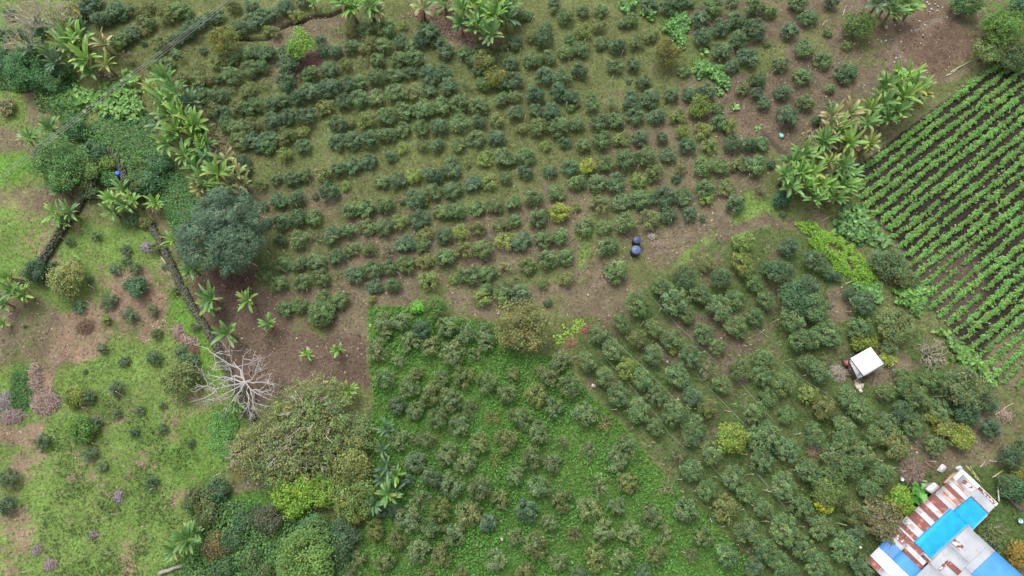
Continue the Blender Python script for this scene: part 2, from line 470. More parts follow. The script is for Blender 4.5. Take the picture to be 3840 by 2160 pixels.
def litter(name, label, poly, n, cols, L, asp, hmax, seed, mat=None, dens=None, z0=0.02):
    """Loose leaves or stalks lying inside a patch, one uncountable mass."""
    r = np.random.default_rng(seed)
    P = np.asarray(poly, float)
    px = r.uniform(P[:, 0].min(), P[:, 0].max(), n); py = r.uniform(P[:, 1].min(), P[:, 1].max(), n)
    a = (px - 1920.0) / FPX; b = -(py - 1080.0) / FPX
    t = (hmax * .5 - H) / (b * ST - CT)
    x, y = a * t, (b * CT + ST) * t
    d = poly_sd(px, py, poly) + (fbm(x, y, 0.9, 3, seed * 3.1) - 0.5) * 30
    k = d > 0
    if dens: k &= fbm(x, y, dens[0], 3, seed * 1.7) > dens[1]
    x, y, d = x[k], y[k], d[k]; N = len(x)
    edge = sstep(0, 25, d)
    c = np.stack([x, y, z0 + r.random(N) ** .8 * hmax * (0.3 + 0.7 * edge) * (0.55 + 0.9 * fbm(x, y, 0.7, 2, seed))], 1)
    nn = np.stack([r.normal(size=N) * .5, r.normal(size=N) * .5, np.ones(N)], 1)
    cols = np.asarray(cols, float)
    w = r.random(N)
    col = cols[(w * len(cols)).astype(int)] * r.uniform(.7, 1.3, N)[:, None]
    v, q, cc = leaf_quads(c, nn, r.uniform(*L, N), asp, r, col)
    me = to_mesh(name, v, q, np.zeros((0, 3), int), cc, mat or M_LEAF)
    return tag(obj(name, me), label, None, kind='stuff')
# ------------------------------------------------------------------ woody parts
def tube(mb, pts, rad, sides=5, col=(1, 1, 1)):
    P = np.asarray(pts, float); n = len(P)
    R = np.broadcast_to(np.asarray(rad, float), (n,))
    T = np.gradient(P, axis=0); T = unit(T)
    ref = np.array([0.0, 0.0, 1.0]) if abs(T[0][2]) < 0.9 else np.array([1.0, 0.0, 0.0])
    B = unit(np.cross(T, ref)); Nn = np.cross(B, T)
    a = np.arange(sides) / sides * 2 * math.pi
    ring = (np.cos(a)[None, :, None] * B[:, None, :] + np.sin(a)[None, :, None] * Nn[:, None, :]) * R[:, None, None] + P[:, None, :]
    v = ring.reshape(-1, 3)
    q = []
    for i in range(n - 1):
        for k in range(sides):
            k2 = (k + 1) % sides
            q.append((i * sides + k, i * sides + k2, (i + 1) * sides + k2, (i + 1) * sides + k))
    v = np.vstack([v, P[-1] + T[-1] * R[-1] * .4])
    tr = [((n - 1) * sides + k, (n - 1) * sides + (k + 1) % sides, n * sides) for k in range(sides)]
    mb.add(v, q, tr, col)

def gnarly(p0, p1, n, jit, r, sag=0.0):
    t = np.linspace(0, 1, n)[:, None]
    P = np.asarray(p0) * (1 - t) + np.asarray(p1) * t
    L = np.linalg.norm(np.asarray(p1) - np.asarray(p0))
    J = r.normal(size=(n, 3)) * jit * L
    J[0] = 0; J[-1] *= .3
    P = P + J
    P[:, 2] += sag * L * (4 * t[:, 0] * (1 - t[:, 0]))
    return P

def branch(mb, p, d, L, rad, depth, r, col, kids=3, spread=0.8, up=0.1, jit=0.06, tips=None, thin=0.62, sides=5):
    p = np.asarray(p, float); d = unit(d)
    e = p + d * L
    P = gnarly(p, e, 4 if depth > 1 else 3, jit, r)
    tube(mb, P, np.linspace(rad, rad * .62, len(P)), sides, np.asarray(col) * r.uniform(.85, 1.12))
    if tips is not None and depth <= 1: tips.append(P[-1])
    if depth <= 0: return
    for k in range(kids + (r.random() < .3)):
        t = r.uniform(.45, 1.0) if k else 1.0
        i = min(int(t * (len(P) - 1)), len(P) - 2); f = t * (len(P) - 1) - i
        q = P[i] * (1 - f) + P[i + 1] * f
        nd = unit(d + r.normal(size=3) * spread + np.array([0, 0, up]))
        branch(mb, q, nd, L * r.uniform(.5, .8), rad * thin, depth - 1, r, col, kids, spread, up, jit, tips, thin, sides)

BARK = (0.16, 0.13, 0.10); GREY = (0.42, 0.385, 0.355); TAN = (0.33, 0.25, 0.16)

# ------------------------------------------------------------------ crowns in unit radius, base at z = 0
def crown(r, nclump=26, per=26, cr=0.30, L=0.20, asp=0.55, rz=0.68, hc=0.85, low=-0.55, lump=0.18, hue=0.25, inner=0.3,
          droop=0.0, cvar=0.22, lvar=0.28, flat=1.0, lobes=None):
    cs = []
    while len(cs) < nclump:
        u = unit(r.normal(size=3))
        if u[2] < low: continue
        rad = 0.80 * (1 + lump * r.normal())
        if r.random() < inner: rad *= r.uniform(.3, .8)
        rad = min(max(rad, .1), 1.05 - cr * .5)
        c = u * rad * np.array([1, 1, rz / 1.0]); c[2] += hc
        if lobes is not None and r.random() < .8:
            lx, ly, lz, ls = lobes[r.integers(len(lobes))]
            c = u * ls * np.array([1, 1, rz]) * r.uniform(.75, 1.0) + np.array([lx, ly, hc + lz])
        c[2] = max(c[2], cr * .45)
        cs.append(c)
    cs = np.array(cs)
    N = nclump * per
    ci = np.repeat(np.arange(nclump), per)
    o = unit(r.normal(size=(N, 3))) * (r.random((N, 1)) ** .45) * cr * np.array([1, 1, .75 * flat])
    o = o * r.uniform(.75, 1.25, nclump)[ci][:, None]
    p = cs[ci] + o
    out = unit(p - np.array([0, 0, hc * .7]))
    n = unit(.42 * unit(o) + .38 * out + np.array([0, 0, .85 - droop]) + r.normal(size=(N, 3)) * .36)
    cv = (1 + cvar * r.normal(size=nclump)).clip(.6, 1.5)[ci]; lv = 1 + lvar * (r.random(N) * 2 - 1)
    h = (r.normal(size=nclump) * .5)[ci] * hue + r.normal(size=N) * hue * .5
    k = (cv * lv)
    col = np.stack([k * (1 + h.clip(-.5, .9)), k, k * (1 - .5 * h).clip(.4, 1.6)], 1).clip(.15, 3)
    v, q, cc = leaf_quads(p, n, L * r.uniform(.65, 1.3, N), asp, r, col, 0.08)
    v[:, 2] = np.maximum(v[:, 2], .02)
    return v, q, cc, cs

def stems(r, cs, hc, k=5, rad=.045, col=BARK, single=False):
    mb = MB()
    if single:
        top = np.array([r.normal() * .05, r.normal() * .05, hc * .75])
        tube(mb, gnarly((0, 0, 0), top, 5, .03, r), np.linspace(rad * 2.2, rad * 1.3, 5), 7, col)
        st = top
    pick = r.choice(len(cs), min(k, len(cs)), replace=False)
    for i in pick:
        if single:
            P = gnarly(st, cs[i] * .92 + np.array([0, 0, hc]) * .08, 4, .05, r)
            tube(mb, P, np.linspace(rad * 1.2, rad * .35, 4), 5, col)
        else:
            a = r.uniform(0, 6.28); b = np.array([math.cos(a), math.sin(a), 0]) * .08
            tube(mb, gnarly(b, cs[i], 5, .05, r), np.linspace(rad, rad * .4, 5), 5, col)
    return mb.arrays()

PROTO = {}
def make_protos():
    r = np.random.default_rng(99)
    def put(kind, n, kw, skw):
        PROTO[kind] = []
        for i in range(n):
            v, q, c, cs = crown(r, **kw)
            sv = stems(r, cs, kw.get('hc', .85), **skw)
            PROTO[kind].append(dict(arr=(v, q, np.zeros((0, 3), int), c), stem=sv,
                                    crown=to_mesh(kind + '_crown', v, q, np.zeros((0, 3), int), c, M_LEAF),
                                    trunk=to_mesh(kind + '_stem', *sv, M_BARK)))
    put('full', 12, dict(nclump=46, per=26, cr=.27, L=.17, asp=.58, rz=.68, hc=.80, lump=.09, hue=.13), dict(k=6))
    put('mid', 10, dict(nclump=38, per=24, cr=.26, L=.17, asp=.56, rz=.66, hc=.78, lump=.11, hue=.16), dict(k=9, rad=.04))
    put('thin', 6, dict(nclump=20, per=15, cr=.24, L=.16, asp=.5, rz=.55, hc=.70, lump=.3, hue=.3), dict(k=14, rad=.03, col=(.26, .22, .17)))
    put('tall', 9, dict(nclump=56, per=28, cr=.25, L=.145, asp=.54, rz=.72, hc=1.05, lump=.09, low=-.7, hue=.2), dict(k=9, rad=.05, single=True))
    # leafless or nearly leafless bushes
    PROTO['bare'] = []
    for i in range(5):
        mb = MB(); tips = []
        for k in range(6):
            a = k * 1.047 + r.uniform(-.3, .3)
            branch(mb, (0, 0, .02), (math.cos(a) * .9, math.sin(a) * .9, .75), r.uniform(.42, .6), .035, 3, r, (1.0, .92, .85), 2, .55, .1, .07, tips, .66)
        sv = mb.arrays()
        tp = np.array(tips)
        N = 130
        p = tp[r.integers(len(tp), size=N)] + r.normal(size=(N, 3)) * .07
        n = r.normal(size=(N, 3)) + np.array([0, 0, 1])
        col = np.tile((1.0, .8, .45), (N, 1)) * r.uniform(.6, 1.3, (N, 1))
        v, q, c = leaf_quads(p, n, r.uniform(.08, .16, N), .5, r, col)
        PROTO['bare'].append(dict(arr=(v, q, np.zeros((0, 3), int), c), stem=sv,
                                  crown=to_mesh('bare_crown', v, q, np.zeros((0, 3), int), c, M_LEAF),
                                  trunk=to_mesh('bare_stem', *sv, M_DRY)))

TINT = dict(d=(.098, .166, .082), g=(.128, .204, .078), o=(.152, .192, .066), l=(.180, .250, .066), y=(.25, .30, .060),
            p=(.168, .205, .088), b=(.152, .160, .084), t=(.115, .09, .05), k=(.115, .178, .092), m=(.150, .212, .088), h=(.152, .192, .068))
CWORD = dict(d='dark green', g='mid green', o='olive', l='light green', y='yellow', p='sparse pale', b='brownish green', t='leafless twiggy',
             k='blue-green', m='greyish green', h='olive-green')

MARKS = [((2390, 918), 'the two blue tanks'), ((3235, 1360), 'the white-roofed shed'), ((3480, 1960), 'the blue-tarpaulin house'),
         ((835, 865), 'the round grey-green tree'), ((915, 1440), 'the dead white tree'), ((1968, 1232), 'the brown-olive round tree'),
         ((2102, 793), 'the bright yellow bush'), ((1132, 171), 'the lime-green tree'), ((2502, 190), 'the orange-brown tree'),
         ((1105, 1850), 'the lime-yellow tree crown'), ((3140, 980), 'the lime-green creeper strip'), ((3530, 170), 'the bare earth clearing'),
         ((444, 652), 'the small blue barrel'), ((1637, 1149), 'the small visible-trunk tree'), ((2745, 1650), 'the yellow-green orchard tree'),
         ((1854, 287), 'the round olive tree'), ((1206, 1173), 'the pale feathery tree'), ((165, 1500), 'the biggest twig heap'),
         ((3500, 1324), 'the grey dry bush'), ((2270, 1590), 'the tan dry bush'), ((2498, 1830), 'the leafless grey bush'),
         ((835, 150), 'the olive cone tree'), ((1850, 70), 'the topmost banana clump'), ((3050, 690), 'the crop-side banana clump'),
         ((1311, 1728), 'the wide olive-brown crown'), ((1152, 2085), 'the broad bottom tree'), ((3617, 1452), 'the grey-olive tree'),
         ((687, 1417), 'the olive pasture tree'), ((250, 1046), 'the pale yellow-olive tree')]
DIRS = ['right of', 'below right of', 'below', 'below left of', 'left of', 'above left of', 'above', 'above right of']
ORD = ['nearest', 'second nearest', 'third nearest', 'fourth nearest', 'fifth nearest', 'sixth nearest', 'seventh nearest', 'eighth nearest', 'ninth nearest', 'tenth nearest'] + [f'{k}th nearest' for k in range(11, 41)]

def ref_labels(items):
    """items: (px, py, class key, phrase). A label by rank from a landmark, true and unique among the items of one class."""
    P = np.array([(i[0], i[1]) for i in items], float)
    keys = [i[2] for i in items]
    best = [None] * len(items)
    for (mx, my), mname in MARKS:
        dx, dy = P[:, 0] - mx, P[:, 1] - my
        dist = np.hypot(dx, dy)
        sec = (np.round(np.arctan2(dy, dx) / (math.pi / 4)).astype(int)) % 8
        buckets = {}
        for i in range(len(items)):
            if dist[i] > 8: buckets.setdefault((keys[i], sec[i]), []).append(i)
        for (k, s), idx in buckets.items():
            idx.sort(key=lambda i: dist[i])
            for rank, i in enumerate(idx[:40]):
                sc_ = rank * 140 + dist[i]
                if best[i] is None or sc_ < best[i][0]:
                    best[i] = (sc_, f'{items[i][3]}, {ORD[rank]} {DIRS[s]} {mname}')
    return [b[1] if b else None for b in best]

# ------------------------------------------------------------------ banana plants
def banana_leaves(r, n=11, up=(.30, 1.35), L=(1.5, 2.3), wid=.185, h=2.2, wither=0.0, droop=1.0):
    mb = MB(); S = 9
    for i in range(n):
        a = i * 2.399 + r.uniform(-.7, .7)
        age = i / n
        el = up[1] * (1 - age) + up[0] * age + r.uniform(-.3, .3)
        LL = r.uniform(*L) * (.75 + .25 * math.sin(math.pi * min(1, .35 + age)))
        curl = (.25 + .75 * age) * droop * r.uniform(.3, 1.7)
        base = np.array([math.cos(a) * .07, math.sin(a) * .07, h + .25 * (1 - age)])
        dirh = np.array([math.cos(a), math.sin(a), 0]); side = np.array([-math.sin(a), math.cos(a), 0])
        roll = r.uniform(-.35, .35)
        p = base.copy(); pts = []; nr = []
        for s in range(S + 1):
            t = s / S
            e = el - curl * t * t * 1.6
            pts.append(p.copy())
            d = dirh * math.cos(e) + np.array([0, 0, math.sin(e)])
            up_ = np.cross(d, side); up_ = -up_ if up_[2] < 0 else up_
            nr.append(up_ * math.cos(roll) + side * math.sin(roll))
            p = p + d * LL / S
        v = []; W = wid * r.uniform(.85, 1.2)
        young = i < 2
        if young: W *= .35
        for s in range(S + 1):
            t = s / S
            w = 0.035 if t < .14 else W * (math.sin(math.pi * min(1, ((t - .14) / .86) ** .7)) ** .55) + .004
            tear = 1 - .25 * r.random() if t > .3 else 1.0
            fold = .30 + .15 * r.random()
            sd = np.cross(nr[s], dirh); sd = unit(sd)
            v += [pts[s] + sd * w * tear - nr[s] * w * -fold, pts[s], pts[s] - sd * w - nr[s] * w * -fold]
        q = []
        for s in range(S):
            b = s * 3
            q += [(b, b + 1, b + 4, b + 3), (b + 1, b + 2, b + 5, b + 4)]
        k = r.uniform(.8, 1.25)
        col = np.array((1.0, 1.0, 1.0)) * k
        if young: col = np.array((1.5, 1.35, .9)) * k
        if r.random() < wither * (.4 + age): col = np.array((1.9, 1.25, 1.5)) * k * .85
        cols = np.tile(col, (len(v), 1))
        cols[1::3] *= np.array((1.35, 1.25, 1.2))                       # pale midrib
        cols[-9:] *= (1.0 if r.random() > .35 else np.array((1.4, 1.1, .9)))   # browned tips
        mb.add(np.array(v), q, None, cols)
    return mb.arrays()

def banana_stem(r, h=2.2, hang=3):
    mb = MB()
    pts = gnarly((0, 0, -.05), (r.normal() * .08, r.normal() * .08, h + .15), 6, .01, r)
    tube(mb, pts, np.linspace(.19, .10, 6), 8, (.15, .16, .07))
    v, q, t, c = mb.arrays()
    return v, q, t, c

def dead_leaves(r, h=2.2, n=4):
    mb = MB()
    for i in range(n):
        a = r.uniform(0, 6.28); d = np.array([math.cos(a), math.sin(a), 0]); s = np.array([-math.sin(a), math.cos(a), 0])
        L = r.uniform(.9, 1.6); v = []
        for k in range(5):
            t = k / 4
            p = d * (.15 + .55 * math.sin(t * 1.6)) + np.array([0, 0, h * .95 - L * t * t * 1.0 + .1 * t])
            w = .06 + .10 * math.sin(math.pi * t)
            v += [p + s * w * r.uniform(.6, 1.2), p - s * w * r.uniform(.6, 1.2)]
        q = [(2 * k, 2 * k + 1, 2 * k + 3, 2 * k + 2) for k in range(4)]
        mb.add(np.array(v), q, None, np.array((.27, .19, .12)) * r.uniform(.7, 1.2))
    return mb.arrays()

BAN = []
def make_bananas():
    r = np.random.default_rng(5)
    for i in range(8):
        h = r.uniform(1.7, 2.3)
        w = .38 if i >= 6 else .05
        BAN.append(dict(h=h, leaves=to_mesh('banana_leaves', *banana_leaves(r, int(r.integers(14, 20)), h=h, wither=w, droop=1.2 if i >= 6 else r.uniform(.6, 1.0)), M_BANANA),
                        stem=to_mesh('banana_pseudostem', *banana_stem(r, h), M_BARK),
                        dead=to_mesh('banana_dead_leaves', *dead_leaves(r, h, 6 if i >= 6 else 3), M_DRY)))
BTINT = dict(b=(.148, .295, .066), g=(.112, .230, .070), d=(.075, .150, .080), w=(.150, .215, .085), y=(.20, .27, .07), l=(.13, .28, .06))
BWORD = dict(b='bright green', g='mid green', d='dark green', w='half withered', y='yellowish', l='fresh green')
# ------------------------------------------------------------------ what stands where (read off the photograph in tiles): x, y, width, colour
BUSHES = dict(
A1="760 120 150 d,860 60 200 d,930 20 140 d,960 180 170 d,1040 170 160 d,1120 100 170 d,1180 140 130 d,1260 90 130 o,1330 100 110 o,1420 70 140 o,1410 210 160 g,1400 290 110 o,1620 130 190 o,1720 80 180 g,1790 110 130 g,1150 390 190 g,1250 310 180 d,1390 415 60 d,1540 420 170 o,1500 380 110 o,1850 280 170 d,1960 200 160 d,2080 160 170 d,1700 370 150 d,1780 330 130 d,2250 60 150 o,2430 50 160 d,2300 250 170 d,2440 190 180 d,2530 140 150 d,1960 490 80 d,1520 550 110 g,1760 560 120 p,1690 510 110 g,1250 570 190 b,1500 650 150 g,1600 620 150 g,2100 590 150 o,2250 560 150 g,2400 510 170 g,2500 480 150 g,1900 630 140 p,2220 730 180 g,2110 760 110 d,2420 660 170 g,2530 640 140 g,1940 760 190 o,1770 760 150 o,2390 860 180 o,2230 870 110 p,1900 850 110 d,1960 920 170 g,2110 920 170 d,1850 960 110 g,2470 1000 160 g,2290 1040 160 o,2390 1040 160 g,2050 1060 160 o,2150 1100 170 d,2180 1190 160 g,2280 1230 180 g,2430 1200 170 o,2310 1350 190 g,2440 1360 180 d,90 120 120 d,60 350 160 d,180 320 140 d",
A2="110 140 190 d,190 130 150 d,300 60 170 d,480 20 120 d,50 200 150 d,410 150 130 l,120 280 80 l,200 310 120 o,140 510 170 d,300 480 120 d,680 470 140 d,650 370 100 d,790 490 130 d,330 620 220 d,290 560 130 d,410 570 120 d,790 290 110 p,940 290 140 h,1090 270 160 g,1110 380 130 o,1280 260 170 g,950 450 150 g,1100 450 170 o,1260 430 160 g,1430 400 140 d,1690 310 240 d,1600 400 140 d,1780 390 150 d,1450 240 90 l,1650 240 110 o,1860 490 160 d,2050 500 150 g,2130 560 160 d,2200 480 130 d,2260 560 150 o,2420 430 110 o,2530 410 140 d,1550 550 170 g,1520 450 140 g,1400 570 160 g,1200 580 150 g,1060 590 140 p,880 630 130 o,730 660 170 d,560 710 180 g,120 640 150 g,310 790 190 d,400 740 130 b,100 810 130 p,560 890 190 d,440 930 170 d,730 850 190 d,900 820 160 d,1030 790 150 g,1190 740 170 g,1340 720 150 g,1420 710 130 g,1510 700 130 d,1680 680 150 d,1830 690 180 d,1700 780 150 d,1700 870 140 d,1880 830 190 d,2070 820 140 p,2190 660 160 d,2420 800 150 d,2520 770 170 d,2490 620 150 d,2220 810 140 g,190 980 180 d,290 960 140 g,20 1020 150 d,690 1030 180 o,870 970 150 d,1020 950 160 g,1190 930 160 g,1370 890 170 g,1540 880 170 o,190 1160 180 d,330 1130 160 d,510 1120 180 d,40 1190 140 g,810 1200 170 d,940 1190 100 h,1090 1160 170 l,1270 1120 190 g,1460 1060 190 g,1640 1040 200 g,1820 1010 180 g,1980 1000 190 g,2170 1000 190 g,2390 950 150 g,2520 920 140 h,2530 1090 150 d,300 1310 180 o,470 1270 130 l,140 1340 180 d,40 1350 160 d,800 1350 180 d,960 1340 180 d,1130 1340 180 d,1280 1290 170 g,1440 1250 150 g,1620 1230 160 g,1800 1220 190 d,1990 1170 190 g,2170 1170 140 d,2350 1150 150 o,480 1410 140 d,1440 1430 120 l,1640 1410 130 h,1770 1400 140 d,1980 1390 150 g,2150 1330 170 g,2350 1320 180 d",
A3="460 30 100 d,560 150 160 g,130 130 150 g,210 150 90 g,450 100 80 g,730 110 120 d,910 90 140 g,380 250 100 g,1190 180 150 g,1110 240 80 d,740 290 170 l,890 250 130 o,610 370 110 g,350 360 200 d,240 350 120 o,720 460 170 g,910 410 140 d,1060 430 170 d,1250 400 160 o,1390 330 150 o,90 420 180 g,250 570 170 g,400 540 150 g,570 490 150 g,1370 40 170 d,1570 50 180 d,1680 20 140 d,1770 10 110 g,2000 60 190 g,2180 10 120 g,2400 60 190 g,2540 110 130 g,1870 170 190 d,2220 180 190 d,2070 260 180 d,2390 280 210 d,1900 350 180 d,2240 380 190 d,2090 490 200 d,2340 540 210 d,2170 630 160 d,1710 680 130 g,50 610 160 d,110 750 200 d,360 730 170 d,530 740 170 d,700 680 160 d,1050 630 160 g,1220 620 150 d,1320 780 150 d,1180 790 50 d,80 920 150 h,270 910 170 d,500 880 180 d,620 930 170 d,680 1000 80 l,830 1010 140 g,810 910 80 g,1010 1010 150 p,1200 920 140 d,1210 1010 160 d,1390 940 180 d,1590 920 140 d,1780 900 170 d,1930 880 170 d,2030 1060 130 g,2280 850 150 h,2430 770 150 d,2410 900 130 d,2490 990 140 d,1240 1110 180 d,1440 1110 180 d,1650 1110 170 l,620 1040 90 g,110 1100 180 d,270 1060 150 d,420 1060 190 d,150 1240 120 o,300 1220 190 g,500 1220 200 g,680 1190 150 g,900 1180 170 d,1060 1160 170 g,1700 1270 140 l,1900 1250 170 l,2050 1180 150 d,2150 1220 160 l,1110 1340 160 l,1290 1330 150 d,1500 1330 130 d,930 1350 180 g,740 1400 150 g,560 1370 120 d,370 1410 110 l,1740 1400 170 d,1960 1400 160 l,2180 1390 170 d,2330 1390 160 d,2460 1380 150 g",
A4="20 30 120 g,170 110 160 g,390 30 180 g,710 20 150 d,500 150 180 g,310 290 180 d,20 270 130 d,100 420 70 g,460 470 180 g,680 310 90 g,860 440 100 l,640 570 180 g,230 610 170 g,430 730 180 g,870 690 210 d,20 760 130 d,260 880 180 d,700 850 100 g,460 990 160 g,10 930 130 d,80 1000 130 d,290 1120 220 d,740 1030 150 d,560 1160 110 d",
B1="2270 50 160 g,2440 50 170 d,2340 200 160 d,2350 270 140 d,2520 420 120 o,2530 620 110 d,670 970 90 k,930 920 90 k,1210 1050 110 k,720 1170 100 k,500 1190 80 k,1210 1150 90 k,1110 1230 110 k,1310 1230 110 k,1590 1210 70 k,870 1330 70 k,1500 1040 120 o,1350 760 120 d",
B2="90 600 170 d,240 570 160 d,400 550 180 d,730 480 190 d,600 525 70 d,890 430 110 l,140 50 150 g,50 40 130 d,300 120 140 l,480 70 150 d,190 190 90 t,70 420 130 o,210 360 130 g,370 360 150 d,490 320 150 g,680 310 170 h,820 270 160 d,960 230 170 d,1120 190 150 d,1330 140 120 d,1440 120 130 l,1630 60 150 h,1760 80 160 d,1230 380 160 g,1390 370 170 d,1550 330 150 l,1730 320 190 d,1920 240 200 d,2070 220 70 o,2240 160 150 l,2400 150 190 g,1930 460 180 g,2120 400 170 d,2280 380 160 l,2440 350 130 g,1570 540 190 d,1640 580 90 y,1740 480 170 g,1410 550 120 t,1280 610 180 g,1440 590 60 d,940 660 160 g,1080 640 180 g,430 740 170 d,590 730 170 g,270 770 180 d,130 780 100 d,2160 640 170 g,2340 610 170 g,2510 590 150 g,1810 680 160 g,1960 660 190 g,1600 740 200 d,1410 770 160 l,1260 820 180 g,1090 820 170 g,920 860 160 g,760 900 190 d,600 910 160 b,440 940 180 g,260 950 130 d,2530 760 130 g,2390 800 170 o,2170 840 160 o,2000 880 160 l,1840 910 170 d,1660 900 170 h,1640 1000 150 g,1460 980 180 d,1300 1050 160 b,1110 1030 170 o,950 1040 150 o,800 1110 160 d,2420 960 180 l,2220 1040 200 g,2030 1050 170 o,1850 1110 190 g,610 1160 180 g,430 1180 160 g,290 1180 150 g,110 1270 170 g,1660 1150 160 o,1470 1190 180 g,1300 1220 160 g,1130 1240 180 g,970 1290 170 d,650 1310 180 g,470 1360 160 g,240 1370 170 g,820 1280 90 p,1690 1340 190 l,1930 1330 100 l,2080 1290 200 g,2260 1270 170 g,2420 1220 170 p,1170 1390 160 d,1350 1390 150 g,2240 1425 150 g,2420 1400 150 g",
B3="30 160 150 g,180 140 170 g,380 80 120 l,20 340 110 g,180 290 150 d,420 280 150 d,610 250 160 d,780 240 160 y,960 210 160 g,1160 170 210 g,1350 140 190 g,1560 130 160 d,1740 90 190 d,1950 70 160 l,1900 240 190 g,2070 250 160 g,2250 210 180 h,2410 230 190 g,2550 220 90 d,670 390 170 g,480 490 170 g,880 390 180 g,1060 390 200 d,1270 370 150 l,1430 300 190 h,1640 350 100 d,1680 270 110 o,80 570 180 g,260 540 170 g,520 680 200 y,675 630 110 o,900 600 190 h,1110 580 180 g,1300 550 200 g,1520 530 210 d,1710 530 180 g,1930 450 190 g,1940 550 140 l,2130 440 170 h,2480 490 160 b,2210 600 180 d,110 760 190 o,310 730 190 g,760 820 190 g,940 830 140 g,1150 780 200 g,1380 750 190 h,1560 700 170 d,1760 700 150 d,1895 740 70 k,350 950 190 g,520 910 170 g,40 930 110 l,140 960 190 d,970 1010 200 g,400 1130 190 g,580 1110 160 g,200 1200 160 g,1060 1260 220 g,580 1330 150 o,350 1370 130 o,20 1230 120 g,100 1330 80 p,800 1100 80 t,800 1320 80 t,2290 960 230 l,2280 1180 230 l,1930 1170 180 o,1710 1310 220 d,2070 1320 220 d,2390 1370 180 g,2500 1230 150 d,1500 1400 200 g",
B4="80 60 180 g,60 220 140 g,170 220 140 d,70 480 150 b,250 700 70 k,300 1010 200 d,550 1160 210 d,220 1270 280 d,680 1270 140 d,770 1310 100 d,490 1400 220 d",
C1="1040 180 150 k,760 230 130 k,1020 350 100 l,1250 310 150 k,1480 270 110 k,1510 490 110 k,1880 430 100 k,1740 660 110 k,1480 720 150 k,1190 760 110 k,990 630 110 k,1130 1020 140 k,860 1100 140 k,1570 1190 70 k,1120 1270 90 k,1350 1230 90 k,1570 1410 100 k,930 1340 120 k,820 860 50 k,230 420 40 k,1690 80 90 o",
C2="230 50 170 g,460 30 150 g,450 210 160 g,310 250 150 g,670 150 170 g,840 160 180 g,1170 70 170 d,1350 50 150 g,1140 160 90 l,2210 140 170 l,2410 120 180 g,1270 380 190 m,1440 370 170 m,1630 460 190 d,1520 570 190 m,1710 610 180 m,1280 480 130 m,1200 650 200 m,1880 430 200 g,2050 510 190 m,2240 560 200 m,2230 460 140 g,1390 750 150 p,1920 690 230 m,2150 700 150 p,1270 930 180 m,1580 880 130 h,1510 1010 180 m,1810 930 160 m,2030 910 200 h,2250 970 190 m,2450 1070 180 m,2510 890 130 m,1720 1080 210 h,1910 1130 210 m,1380 1190 160 d,1570 1240 180 m,1780 1310 200 m,2110 1210 170 b,2310 1300 180 t,1990 1370 200 m,2520 1270 130 m",
C3="130 110 210 d,30 100 150 d,400 190 90 d,1270 210 240 g,1110 390 190 g,890 490 190 g,1630 160 270 g,1870 110 200 g,2090 40 200 g,2040 240 240 g,2210 150 200 g,2390 50 200 g,2500 170 180 g,2400 320 180 g,2210 410 230 g,1740 300 190 g,1430 440 190 g,1260 540 200 h,1600 540 220 g,1900 490 210 g,2030 620 180 g,2320 530 160 p,1030 650 210 g,1410 690 200 g,1610 660 90 y,1770 720 250 g,1920 840 220 b,770 760 210 g,1160 820 220 l,1650 890 250 g,940 910 200 g,1310 930 220 g,2240 840 210 g,2480 730 200 g,2450 900 210 g,2080 980 200 g,1090 1080 240 g,1450 1090 220 g,1800 1100 200 d,1940 1210 210 h,1270 1230 250 g,1640 1260 260 g,1800 1370 230 g,2400 1250 210 g,2520 1100 180 g,1430 1390 180 g,2500 1400 150 g,520 750 190 m,400 890 200 m,610 1000 230 m,100 890 180 m,290 1090 210 h,450 1210 190 m,760 1260 220 m,150 1310 200 m,950 1360 200 t,300 1410 170 m,40 1080 120 m",
C4="90 150 210 g,20 330 120 g,330 350 260 g,700 480 270 g,520 540 200 g,400 560 230 g,110 700 230 g,420 650 220 g,100 880 220 g,250 970 230 g,600 860 220 g,480 770 190 g,1000 440 230 g,1010 190 240 d,880 100 140 d,660 740 150 b,1270 620 170 g,1420 920 200 g,1690 930 210 g,1240 1050 190 g,1550 1100 260 g,1780 1240 220 g,1390 1250 220 d,1540 1380 250 g,2260 1400 220 d,170 1120 240 g,500 1080 190 l,640 1200 240 h,880 1100 220 g,1000 1230 250 g,280 1270 180 g,840 1380 220 g,130 1390 220 g,540 1410 160 g,1250 1370 220 g,1690 1300 140 y,2230 1150 190 d,1380 1020 150 g",
D1="80 500 180 k,70 760 180 k,410 140 140 k,860 270 140 k,990 380 110 k,1290 60 90 k,1470 530 120 k,1850 160 70 k",
D2="1690 120 170 o,1410 130 190 m,1870 270 210 m,1990 50 180 m,2180 160 200 m,2440 140 220 h,2050 350 190 m,2330 340 130 t,1560 340 200 d,1720 490 190 d,1910 560 210 m,2190 590 210 m,2530 480 170 m,1620 700 200 b,2390 700 190 h,1810 800 210 o,1500 890 220 m,2080 840 220 h,2260 920 180 d,1180 1000 190 h,1720 970 190 m,1940 1040 210 m,1380 1100 180 h,2520 1060 160 m,1600 1190 210 m,1820 1240 190 h,1270 1300 180 o,2340 1290 190 m,2000 1400 130 h,1690 1410 120 h,840 1250 180 d,1020 1280 160 m,930 1390 130 o,1230 800 150 d,1370 810 140 d,1490 520 130 d,1570 130 100 m",
